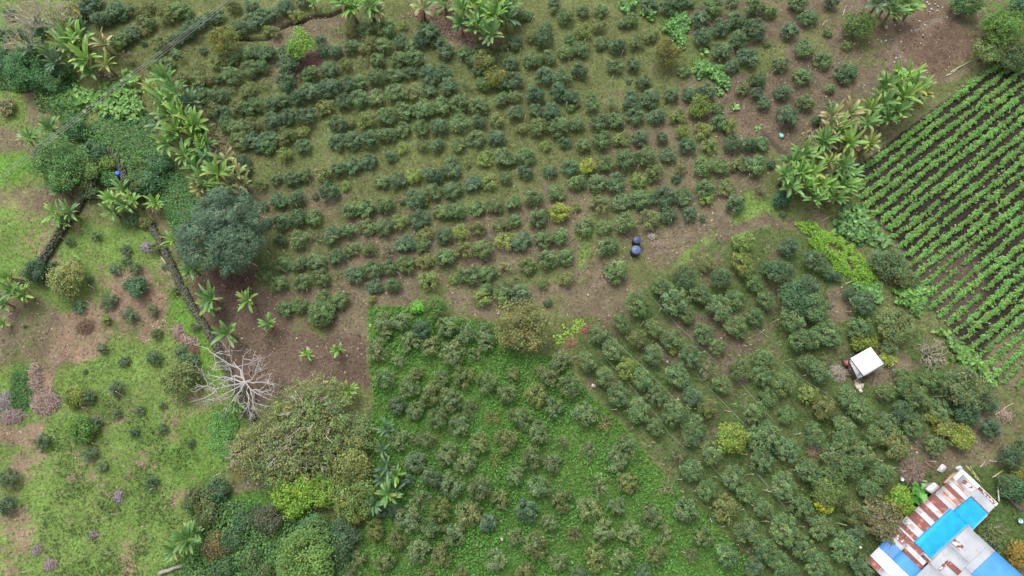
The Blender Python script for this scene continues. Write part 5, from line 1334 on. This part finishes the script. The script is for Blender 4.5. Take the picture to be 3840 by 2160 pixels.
def build_house():
    r = np.random.default_rng(17)
    def hp(x, y, z): return at(3180 + x / 3.294, 1720 + y / 3.294, z)
    DU, DV = np.array([-.712, .702]), np.array([.719, .695])
    def zr(u, v): return 1.65 + .50 * (1 - abs(v - 300) / 330)
    def P1(u, v, dz=0.0):
        x, y = np.array([1360, 165]) + u * DU + v * DV
        return hp(x, y, zr(u, v) + dz)
    D1, D2 = np.array([.740, .673]), np.array([-.723, .691])
    def P2(s, t, dz=0.0):
        x, y = np.array([1480, 830]) + s * D1 + t * D2
        return hp(x, y, 2.22 - .00035 * s + dz)
    base = P1(700, 300); base[2] = 0
    o = thing('tin_roofed_house', 'long low house with patchwork rusty and white tin roof and bright blue tarpaulin', 'house', tuple(base))
    W, G, LG = (.43, .445, .475), (.33, .35, .38), (.37, .39, .42)
    M = dict(w=sheet_mat('white_tin', W, (.34, .24, .22), .02), g=sheet_mat('grey_tin', G, (.30, .22, .20), .0), r=sheet_mat('rusty_tin', RUST, (.33, .15, .11), .06, 2.0, .8),
             s=sheet_mat('speckled_tin', (.48, .47, .48), (.215, .07, .06), .16, 2.6, .7), p=sheet_mat('faded_rust_tin', (.40, .33, .31), (.33, .165, .125), .11, 1.2, .75),
             b=sheet_mat('blue_sheet', (.075, .28, .62)), B=sheet_mat('dark_blue_sheet', (.07, .20, .48)), c=sheet_mat('white_cap', (.70, .70, .70)), l=sheet_mat('light_tin', LG, (.36, .33, .33), .01),
             o=sheet_mat('blotched_tin', (.40, .40, .43), (.36, .22, .19), .05, 1.7))
    def sheet(pf, u0, u1, v0, v1, m, name='roof_sheet', dz=0.0, lab=None, th=.02):
        vs = sorted({v0, v1, *([300] if (v0 < 300 < v1 and pf is P1) else []), *np.linspace(v0, v1, 4)[1:-1]})
        nu = max(2, int(abs(u1 - u0) / 14) + 1)
        us = np.linspace(u0, u1, nu)
        off = [.012 * (k % 2) for k in range(nu)]
        pts = {u: off[k] for k, u in enumerate(us)}
        v, q = slab_grid(lambda u, vv: pf(u, vv, dz + pts[u]) - base, us, vs, th)
        a = obj(name, to_mesh(name, v, q, np.zeros((0, 3), int), np.ones((len(v), 3)), M[m]), o)
        if lab: a['label'] = lab
    S = [(-64, 100, 60, 626, 'g'), (-22, 100, -4, 62, 'w'), (96, 132, -4, 320, 'p'), (130, 192, -4, 332, 'w'), (190, 250, -6, 315, 'r'), (247, 300, -10, 330, 'p'), (297, 345, -12, 330, 'p'),
         (342, 402, -14, 340, 'o'), (398, 500, -30, 230, 'r'), (398, 500, 226, 345, 'g'), (498, 575, -36, 330, 'o'), (572, 640, -40, 330, 'r'), (638, 716, -42, 330, 'w'), (713, 832, -36, 330, 'r'),
         (829, 925, -60, 330, 'o'), (922, 984, -62, 330, 'r'), (981, 1006, -64, 330, 'w'), (1003, 1068, -66, 400, 'r'), (1066, 1132, -60, 160, 's'), (1066, 1132, 157, 520, 'w'), (1129, 1187, -45, 200, 'g'),
         (1129, 1187, 197, 530, 'r'), (1184, 1345, -32, 200, 'B'), (1184, 1345, 197, 720, 'b'), (1342, 1502, -28, 720, 'c'), (1499, 1582, -24, 175, 'r'), (1499, 1582, 172, 720, 'o'),
         (96, 132, 317, 640, 'r'), (130, 400, 317, 640, 'g'), (398, 700, 317, 560, 'g'), (698, 1000, 317, 560, 'g'), (1003, 1068, 397, 560, 'w'), (1030, 1068, 420, 560, 'r')]
    for i, (u0, u1, v0, v1, m) in enumerate(S):
        sheet(P1, u0, u1, v0, v1, m, dz=.016 * (i % 3) + (.02 if i == len(S) - 1 else 0))
    sheet(P1, -66, -20, -8, 628, 'c', 'ridge_cap', .05, 'white edge flashing')
    sheet(P1, 8, 72, 120, 295, 's', 'roof_sheet', .06, 'speckled rusty patch sheet')
    sheet(P1, -58, -22, 315, 600, 's', 'roof_sheet', .085, 'narrow flaking rust strip')
    # lower adjoining roof
    T = [(0, 345, 0, 330, 'l'), (342, 460, 0, 400, 'l'), (457, 1300, 0, 420, 'b'), (0, 345, 327, 660, 'l'), (342, 720, 397, 660, 'l'), (717, 1300, 417, 660, 'l'), (0, 700, 657, 900, 'g'), (697, 1300, 657, 900, 'l')]
    for i, (s0, s1, t0, t1, m) in enumerate(T):
        sheet(P2, s0, s1, t0, t1, m, dz=.016 * (i % 3))
    sheet(P2, 8, 155, 222, 292, 's', dz=.06, lab='flaking rust patch')
    sheet(P2, 150, 360, 468, 535, 'r', dz=.06, lab='rusty replacement sheet')
    sheet(P2, 130, 170, 470, 640, 's', dz=.075, lab='rust-stained seam')
    # the tarpaulin over the ridge
    mb = MB()
    def lo(u): return 320 - .083 * (u - 121) if u < 387 else 255 - .04 * (u - 387)
    def hi(u): return 624 + .034 * (u - 105) if u < 374 else 548 - .039 * (u - 381)
    tarp = attr_mat('blue_tarpaulin', .5, .35, 0, .13, 1.1, .4, 3.0)
    for ua, ub in ((112, 374), (374, 387), (387, 999)):
        us = np.linspace(ua, ub, max(2, int((ub - ua) / 20) + 1))
        def pf(u, w, a=ua, b=ub):
            e = min(max(u, a + .01), b - .01)
            v = lo(e) + (hi(e) - lo(e)) * w
            return P1(u, v, .095 + .02 * math.sin(u * .05 + w * 7) * math.sin(w * 11)) - base
        v, q = slab_grid(pf, us, np.linspace(0, 1, 13), .03)
        mb.add(v, q, None, (.012, .31, .72))
    obj('tarpaulin', mb.mesh('tarpaulin', tarp), o)
    # mud walls under both roofs
    def walls(name, pf, ring):
        v = []; q = []
        n = len(ring)
        for (a, b) in ring:
            p = pf(a, b, -.08) - base; v += [p, np.array([p[0], p[1], -.05])]
        for k in range(n):
            k2 = (k + 1) % n; q.append((2 * k, 2 * k + 1, 2 * k2 + 1, 2 * k2))
        mb = MB(); mb.add(v, q, None, (.13, .10, .075)); obj(name, mb.mesh(name, M_WALL), o)
    walls('wall', P1, [(0, 70), (0, 300), (0, 585), (350, 585), (350, 500), (1545, 500), (1545, 300), (1545, 60), (800, 50), (400, 60)])
    walls('wall', P2, [(20, 20), (1270, 20), (1270, 880), (20, 880)])
    # small bits round the house
    def flat(name, label, cat, pts, z, th, col, mat):
        v = [hp(x, y, zz) for (x, y), zz in zip(pts, z if not np.isscalar(z) else [z] * 4)]
        v += [p - np.array([0, 0, th]) for p in v]
        mb = MB(); mb.add(v, [(3, 2, 1, 0), (4, 5, 6, 7), (0, 1, 5, 4), (1, 2, 6, 5), (2, 3, 7, 6), (3, 0, 4, 7)], None, col)
        tag(obj(name, mb.mesh(name, mat)), label, cat)
    flat('roofing_sheet', 'salmon-coloured sheet leaning on the upper left eave of the house', 'sheet', [(1175, 300), (1315, 150), (1345, 170), (1215, 302)], (.5, .6, 1.2, 1.1), .03, (.50, .30, .22), M_WALL)
    flat('roofing_sheet', 'small grey tin sheet at the top corner of the house roof', 'sheet', [(1322, 108), (1385, 82), (1425, 118), (1365, 150)], 1.5, .03, (.42, .43, .47), M_WALL)
    flat('roofing_sheet', 'crumpled light grey sheet on the yard grass above the house', 'sheet', [(1095, 140), (1165, 60), (1230, 105), (1165, 178)], (.12, .3, .1, .22), .05, (.46, .46, .47), M_STONE)
    flat('roofing_sheet', 'long dark rusty sheet on the ground right of the house', 'sheet', [(1895, 415), (1940, 398), (2170, 620), (2125, 652)], (.25, .35, .3, .15), .04, (.17, .13, .115), M_STONE)
    flat('plank', 'reddish brown board lying in the yard left of the crumpled sheet', 'board', [(935, 35), (955, 28), (1072, 118), (1050, 130)], .1, .06, (.20, .11, .095), M_WOOD)
    flat('plank', 'upright white post fragment beside the right end of the roof', 'board', [(1848, 345), (1862, 340), (1876, 525), (1860, 530)], .5, .08, (.60, .60, .58), M_WOOD)
    g = [(1065, 290), (1140, 350), (1040, 440), (955, 372)]
    oh = thing('concrete_hut', 'small grey flat-topped concrete hut by the big dark leaves', 'hut', tuple(np.array([*hp(1050, 365, 0)[:2], 0])))
    bb = np.array(oh.location)
    top = [hp(x, y, 1.5) - bb for x, y in g]; mid = np.mean(top, 0)
    mb = MB(); n = 4
    v = [mid + (p - mid) * .9 for p in top]; v += [np.array([p[0], p[1], -.02]) for p in v]
    v = [p - np.array([0, 0, .1]) if i < 4 else p for i, p in enumerate(v)]
    mb.add(v, [(k, (k + 1) % 4, (k + 1) % 4 + 4, k + 4) for k in range(4)], None, (.30, .30, .29)); obj('wall', mb.mesh('wall', M_STONE), oh)
    v = list(top) + [p - np.array([0, 0, .1]) for p in top]
    mb = MB(); mb.add(v, [(3, 2, 1, 0), (4, 5, 6, 7)] + [(k, (k + 1) % 4, (k + 1) % 4 + 4, k + 4) for k in range(4)], None, (.48, .47, .46)); obj('roof', mb.mesh('roof', M_STONE), oh)
    def fp(x, y): return (3180 + x / 3.294, 1720 + y / 3.294)
    k = 0
    for a, b, lab in [((1455, 88), (1640, 290), 'longest cut bamboo pole leaning behind the white roof edge'), ((1475, 92), (1600, 265), 'cut bamboo pole second from the roof edge'), ((1510, 92), (1625, 270), 'bamboo pole on the outer side of the leaning bundle'),
                      ((1785, 232), (1915, 140), 'upper of two yellow bamboo poles by the dark trees'), ((1800, 225), (1920, 152), 'lower of two yellow bamboo poles by the dark trees'), ((1635, 105), (1690, 40), 'short yellow stick on the yard grass'),
                      ((1740, 20), (1845, 42), 'pale bent stick at the top of the yard'), ((905, 268), (980, 280), 'pale short log in front of the grey hut'), ((1000, 30), (1080, 32), 'grey stick above the reddish board'), ((1790, 850), (1880, 842), 'grey log right of the blue tarpaulin'),
                      ((1870, 890), (1930, 950), 'greyish branch below the grey log'), ((540, 112), (610, 112), 'pale grey plank left of the fine brush heap')]:
        k += 1
        log('bamboo_pole' if k < 6 else 'stick', lab, 'pole' if k < 6 else 'stick', fp(*a), fp(*b), .05, (.42, .38, .20) if k < 6 else (.45, .40, .33), 100 + k)
    return hp

def lathe(mb, prof, n=28, col=(1, 1, 1), c=(0, 0, 0)):
    a = np.arange(n) / n * 2 * math.pi
    v = np.array([(rr * math.cos(t) + c[0], rr * math.sin(t) + c[1], z + c[2]) for rr, z in prof for t in a])
    q = [(i * n + k, i * n + (k + 1) % n, (i + 1) * n + (k + 1) % n, (i + 1) * n + k) for i in range(len(prof) - 1) for k in range(n)]
    mb.add(v, q, None, col)

def build_things():
    r = np.random.default_rng(23)
    # water tanks
    for px, py, d, col, lab in [(2390, 898, 31, (.042, .055, .110), 'smaller darker blue round water tank, the upper of the pair'), (2386, 935, 36, (.075, .105, .195), 'larger lighter blue round water tank, the lower of the pair')]:
        h = 1.25; p = at(px, py, h)
        R = d * depth_at(px, py, h) / FPX / 2
        o = thing('water_tank', lab, 'water tank', (p[0], p[1], 0), 0, 1.0, 'twin blue water tanks')
        mb = MB(); prof = [(R * .96, -.05)]
        for k in range(6):
            z = k * .18
            prof += [(R, z + .02), (R, z + .12), (R * .965, z + .15), (R * .965, z + .17)]
        prof += [(R, 1.10), (R * .97, 1.14)]
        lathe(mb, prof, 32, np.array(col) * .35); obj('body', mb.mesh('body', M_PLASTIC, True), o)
        mb = MB(); lathe(mb, [(R * .99, 1.13), (R * .93, 1.18), (R * .6, 1.25), (.001, 1.28)], 32, col)
        ld = obj('lid', mb.mesh('lid', M_PLASTIC, True), o)
        mb = MB(); lathe(mb, [(R * .36, 1.24), (R * .36, 1.31), (R * .30, 1.33), (.001, 1.335)], 24, np.array(col) * 1.1); obj('cap', mb.mesh('cap', M_PLASTIC, True), ld)
    # blue barrel
    p = at(444, 652, .6); o = thing('barrel', 'small bright blue plastic barrel by the wall end', 'barrel', (p[0], p[1], 0))
    mb = MB(); lathe(mb, [(.27, 0), (.30, .08), (.30, .3), (.32, .33), (.30, .36), (.30, .6), (.32, .63), (.30, .66), (.28, .86), (.26, .88)], 24, (.02, .055, .42)); obj('body', mb.mesh('body', M_PLASTIC, True), o)
    mb = MB(); lathe(mb, [(.27, .87), (.25, .90), (.22, .88), (.001, .88)], 24, (.03, .08, .5)); obj('lid', mb.mesh('lid', M_PLASTIC, True), o)
    # shed
    def sp(x, y, z): return at(3120 + x / 6.585, 1270 + y / 6.585, z)
    c = sp(870, 560, 0); base = np.array([c[0], c[1], 0.0])
    o = thing('white_roofed_shed', 'small square shed with a plain bright white roof and grey lean-to', 'shed', tuple(base))
    wt = sheet_mat('shed_white', (.86, .86, .86)); gt = sheet_mat('lean_to_tin', (.42, .43, .47), (.20, .19, .20), .06, 2.5)
    zz = [1.85, 1.98, 1.98, 1.85]
    top = [sp(x, y, z) - base for (x, y), z in zip([(460, 485), (955, 205), (1285, 625), (785, 920)], zz)]
    v = top + [p - np.array([0, 0, .05]) for p in top]
    bx = [(3, 2, 1, 0), (4, 5, 6, 7)] + [(k, (k + 1) % 4, (k + 1) % 4 + 4, k + 4) for k in range(4)]
    mb = MB(); mb.add(v, bx); obj('roof', mb.mesh('roof', wt), o)
    mid = np.mean(top, 0)
    v = [mid + (p - mid) * .96 - np.array([0, 0, .055]) for p in top]; v += [np.array([p[0], p[1], -.05]) for p in v]
    mb = MB(); mb.add(v, bx[2:], None, (.13, .11, .10)); obj('wall', mb.mesh('wall', M_WALL), o)
    lt = [sp(x, y, z) - base for x, y, z in [(425, 540, 1.35), (470, 540, 1.65), (790, 915, 1.65), (640, 1000, 1.3)]]
    v = lt + [p - np.array([0, 0, .03]) for p in lt]
    mb = MB(); mb.add(v, bx); obj('lean_to_roof', mb.mesh('lean_to_roof', gt), o)
    v = [np.array([p[0], p[1], p[2] - .06]) for p in lt]; m2 = np.mean(v, 0); v = [m2 + (p - m2) * .93 for p in v]; v += [np.array([p[0], p[1], -.05]) for p in v]
    mb = MB(); mb.add(v, bx[2:], None, (.16, .12, .10)); obj('lean_to_wall', mb.mesh('lean_to_wall', M_WALL), o)
    log('plank', 'short dark pole along the lower eave of the white-roofed shed', 'board', (3120 + 850 / 6.585, 1270 + 905 / 6.585), (3120 + 1290 / 6.585, 1270 + 665 / 6.585), .05, (.30, .29, .30), 131, 1.5)
    # rubble
    lab = ['pale rubble stone nearest the lean-to corner', 'largest pale rubble stone of the heap below the shed', 'pale rubble stone right of the largest one', 'lowest pale rubble stone below the shed', 'small pale rubble stone left of the heap', 'brownish rubble stone between the pale ones']
    for i, (x, y, s) in enumerate([(590, 1030, .35), (660, 1170, .55), (730, 1160, .38), (700, 1280, .40), (610, 1100, .28), (650, 1060, .33)]):
        p = sp(x, y, s * .3); mb = MB(); rock(mb, np.array([0, 0, s * .28]), (s, s * 1.5, s * .65), r, (.62, .55, .47) if i < 5 else (.33, .24, .20))
        tag(obj('rubble_stone', mb.mesh('rubble_stone', M_STONE), None, (p[0], p[1], 0)), lab[i], 'stone', 'rubble below the shed')
    p = sp(390, 590, .8); mb = MB(); rock(mb, np.array([0, 0, .5]), (.7, .55, .9), r, (.30, .10, .10))
    tag(obj('red_crate', mb.mesh('red_crate', M_PLASTIC), None, (p[0], p[1], 0)), 'dull red crate against the left end of the lean-to', 'crate')
    # scattered white stones
    ST_ = []
    for x, y, s in [(1245, 260, .75), (1660, 40, .4), (1680, 92, .45), (1750, 60, .4), (1620, 240, .35), (1490, 295, .4), (1342, 560, .38), (1385, 555, .3), (1570, 200, .35), (1245, 390, .4), (1600, 340, .3), (1215, 235, .35), (1790, 70, .3),
                    (1740, 102, .35), (1430, 590, .28), (1835, 170, .3), (810, 365, .3), (1580, 415, .25), (1165, 380, .28), (1085, 405, .28), (1330, 245, .3), (1290, 380, .25), (1640, 20, .35), (1720, 40, .4), (1500, 610, .25), (1380, 290, .3), (1675, 340, .22)]:
        ST_.append((*tz('A4', x, y), s))
    for x, y, s in [(1880, 960, .25), (1645, 1080, .3), (1370, 1130, .3), (1525, 1183, .25), (1562, 1178, .25), (1600, 1058, .2)]: ST_.append((*tz('B3', x, y), s))
    for x, y, s in [(2365, 300, .4)]: ST_.append((*tz('C2', x, y), s))
    for x, y, s in [(840, 995, .7), (1640, 1150, .3), (2075, 535, .3), (1555, 765, .45)]: ST_.append((*tz('C3', x, y), s))
    labs = ref_labels([(a, b, 'stone', 'pale stone lying on the soil', 'stone') for a, b, s in ST_])
    for (a, b, s), l in zip(ST_, labs):
        p = at(a, b, s * .3); mb = MB(); s = s * .7; rock(mb, np.array([0, 0, s * .25]), (s, s * .75, s * .6), r, (.42, .39, .35))
        tag(obj('pale_stone', mb.mesh('pale_stone', M_STONE), None, (p[0], p[1], ground_z(p[0], p[1]))), l, 'stone', 'pale stones scattered on bare soil')
    # plastic oddments
    def sack(name, label, cat, px, py, s, col):
        p = at(px, py, s * .3)
        mb = MB()
        for k in range(3): rock(mb, np.array([r.normal() * s * .2, r.normal() * s * .2, s * (.25 + .1 * k)]), (s * r.uniform(.7, 1), s * r.uniform(.6, 1), s * .5), r, col)
        tag(obj(name, mb.mesh(name, M_PLASTIC, True), None, (p[0], p[1], 0)), label, cat)
    sack('plastic_sack', 'crumpled turquoise sack in the small gully', 'sack', 2929, 508, .5, (.16, .46, .42))
    sack('plastic_sack', 'white plastic litter in the lush weeds near the bottom edge', 'litter', 1881, 2021, .3, (.75, .75, .74))
    sack('plastic_sack', 'white plastic litter lying in shade between orchard trees by the house', 'litter', 3226, 2054, .28, (.70, .70, .70))
    sack('plastic_sack', 'yellow-green plastic scrap at the top edge of the lush plot', 'litter', 1390, 1221, .3, (.45, .65, .16))
    for px, py, nm, lb, col, R, h in [(3380, 1797, 'bucket', 'white bucket in the yard left of the grey hut', (.78, .77, .74), .19, .5), (3823, 1953, 'bucket', 'pale blue bucket near the right edge beside the house', (.40, .55, .60), .25, .5), (3754, 1838, 'bucket', 'small deep blue bucket by the rusty sheet', (.03, .10, .42), .16, .35)]:
        p = at(px, py, h * .6); o = thing(nm, lb, 'bucket', (p[0], p[1], 0))
        mb = MB(); lathe(mb, [(.001, .02), (R * .8, .02), (R, h), (R * 1.06, h), (R * .96, h - .02), (R * .76, .06), (.001, .06)], 20, col); obj('body', mb.mesh('body', M_PLASTIC, True), o)
        mb = MB(); a = np.linspace(0, math.pi, 12); tube(mb, np.stack([np.cos(a) * R, np.sin(a) * R * .9, h + .02 + 0 * a], 1), .012, 5, (.2, .2, .2)); obj('handle', mb.mesh('handle', M_PLASTIC, True), o)
    # fallen wood
    LOGS = [('fallen_log', 'grey fallen trunk below the lone big banana', (598, 2150), (692, 2118), .22, (.26, .23, .21)), ('fallen_log', 'thin grey fallen trunk under the dark trees at the bottom left', (905, 1995), (965, 1950), .10, (.30, .26, .23)),
            ('fallen_pole', 'long pale pole fallen along the clearing edge, upper one', (3565, 270), (3640, 228), .07, (.40, .35, .28)), ('fallen_pole', 'long pale pole fallen along the clearing edge, lower one', (3548, 284), (3585, 265), .07, (.44, .38, .30)),
            ('fallen_pole', 'reddish pole standing out beside the dark corner tree', (3692, 232), (3706, 208), .05, (.35, .22, .17)), ('fallen_pole', 'slanting pale pole near the top bananas', (3160, 58), (3172, 22), .06, (.44, .38, .31)),
            ('fallen_pole', 'thin grey branch on the slope below the slanting pale pole', (3083, 95), (3100, 74), .04, (.38, .32, .26)), ('fallen_pole', 'dark pole lying on the soil left of the twin tanks', (2156, 891), (2117, 926), .06, (.17, .15, .11)),
            ('fallen_pole', 'straight brown pole at the lower right near the yard trees', (3729, 1557), (3800, 1512), .07, (.36, .28, .20)), ('fallen_pole', 'brown pole crossing just below the straight one', (3735, 1566), (3775, 1545), .05, (.32, .25, .18)),
            ('fallen_pole', 'pale pole fallen across crop rows', (3728, 973), (3755, 961), .05, (.46, .42, .30)), ('fallen_pole', 'grey pole on the crop soil near the bottom', (3740, 1332), (3775, 1331), .06, (.40, .37, .31)),
            ('fallen_pole', 'bent grey branch across the mossy wall left of it', (168, 937), (200, 950), .05, (.40, .37, .34)), ('fallen_pole', 'grey branch lying over the mossy wall', (222, 890), (248, 897), .04, (.36, .33, .30)),
            ('fallen_pole', 'bleached branch leaning on the long wall, upper one', (604, 962), (634, 1008), .06, (.46, .42, .37)), ('fallen_pole', 'bleached branch leaning on the long wall, lower one', (638, 1004), (654, 1018), .06, (.52, .48, .42)),
            ('fallen_pole', 'grey post pair beside the pink branch stack', (739, 1262), (742, 1293), .05, (.36, .34, .31)), ('fallen_pole', 'brown twig fork lying beside the dark wall-foot tree', (140, 1040), (180, 1076), .05, (.30, .24, .2)),
            ('fallen_pole', 'white bent twig in the lower left lush weeds', (854, 1902), (880, 1892), .05, (.55, .52, .46)), ('fallen_pole', 'pale log among weeds above the wide tan crown', (800, 1788), (830, 1773), .05, (.45, .42, .36)),
            ('fallen_pole', 'short pale plank beside the right edge weeds of the yard', (3710, 1728), (3740, 1732), .06, (.50, .45, .36)), ('fallen_pole', 'pale broken pole by the big-leaved plants at the crop edge', (3080, 830), (3118, 808), .05, (.42, .40, .30)),
            ('fallen_pole', 'dark forked trunk under the big-leaved plants at the crop edge', (3226, 940), (3275, 900), .08, (.15, .12, .09)), ('fallen_pole', 'zigzag pale stem at the lower end of the lime creeper strip', (3170, 1065), (3205, 1050), .05, (.45, .44, .28)),
            ('fallen_pole', 'yellowish stick in the bare brown plot between the two small bananas', (1222, 1290), (1234, 1345), .04, (.25, .20, .12)), ('fallen_pole', 'dark root lying right of the dead white tree', (963, 1398), (1002, 1390), .06, (.10, .075, .06)),
            ('fallen_pole', 'brown crooked branch on the ground above the long twig strip', (2205, 470), (2240, 477), .05, (.35, .3, .25))]
    for i, (n, l, a, b, rad, col) in enumerate(LOGS): log(n, l, 'log', a, b, rad, col, 200 + i)
    # power cables across the upper left corner
    for i, (off, lab) in enumerate([(0, 'uppermost of three thin power cables'), (7, 'middle one of three thin power cables'), (15, 'lowest of three thin power cables')]):
        P = []
        for t in np.linspace(0, 1, 24):
            a = at(905 + off - 985 * t, -45 + off * .6 + 765 * t, 7.0 - 1.2 * 4 * t * (1 - t)); P.append(a)
        mb = MB(); tube(mb, P, .022, 5, (.22, .23, .22)); tag(obj('power_cable', mb.mesh('power_cable', M_PLASTIC)), lab, 'cable', 'power cables over the upper left')
    # water pipe through the rows
    P = [at(*q, .06) for q in [(1880, 330), (1913, 395), (1958, 550), (1990, 610), (2020, 668), (2071, 763), (2110, 840), (2150, 900), (2182, 948)]]
    mb = MB(); tube(mb, P, .045, 6, (.14, .13, .12)); tag(obj('water_pipe', mb.mesh('water_pipe', M_PLASTIC)), 'long dark water pipe winding down the rows to the left of the tanks', 'pipe')
    # irrigation hoses in the orchard
    HO = [[('C3', 960, 490), ('C3', 1130, 640), ('C3', 1340, 840), ('C3', 1500, 1000), ('C3', 1660, 1160)], [('C3', 1400, 140), ('C3', 1640, 400), ('C3', 1860, 610), ('C3', 2060, 800)], [('C3', 2180, 240), ('C3', 2400, 430), ('C3', 2600, 590)],
          [('C3', 950, 720), ('C3', 1200, 1000), ('C3', 1480, 1320), ('D3', 1560, 60), ('D3', 1820, 300)], [('C3', 1780, 840), ('C3', 1950, 1010), ('C3', 2250, 1320), ('C3', 2400, 1460)], [('C3', 2240, 950), ('C3', 2500, 1250), ('C3', 2600, 1360)],
          [('D3', 1960, 360), ('D3', 2180, 590), ('D3', 2420, 860)], [('D3', 2430, 460), ('D3', 2600, 650), ('D4', 300, 860)], [('C4', 240, 770), ('C4', 430, 930), ('C4', 680, 1080), ('C4', 920, 1310)], [('C4', 1130, 1080), ('C4', 1220, 1170)], [('D4', 1420, 60), ('D4', 1680, 270)], [('D4', 0, 460), ('D4', 250, 760), ('D4', 420, 960)]]
    hl = ref_labels([(*tz(*h[len(h) // 2]), 'hose', 'thin pale orchard drip hose', 'hose') for h in HO])
    for h, l in zip(HO, hl):
        P = [at(*tz(*q), .12) for q in h]
        mb = MB(); tube(mb, P, .022, 5, (.30, .36, .27)); tag(obj('drip_hose', mb.mesh('drip_hose', M_PLASTIC)), l, 'hose', 'drip hoses between the orchard rows')

# ------------------------------------------------------------------ build everything
build_ground()
build_house()
wall('stone_wall', 'dark mossy stone wall sloping down beside the pale fallow pasture', zp('B1', '970 270,880 390,790 540,700 690,600 830,500 1000,390 1170'), .85, .9, 301)
wall('stone_wall', 'short grey stone wall beside the blue barrel', zp('B1', '1060 90,1110 150,1160 230,1210 380'), .7, .8, 302)
wall('stone_wall', 'longest dark stone wall, winding down to the dead white tree', zp('B1', '1440 800,1530 930,1590 1060,1690 1270,1740 1410') + zp('C1', '1770 60,1830 190,1960 395,2090 620,2200 850,2280 1010,2390 1220,2440 1320'), .66, .65, 303)
make_protos(); make_bananas()
build_things()
build_heaps()
build_dead_tree()
build_trees()
build_bushes()
build_bananas()
build_stakes()
build_crop()
build_patches()
build_grass()
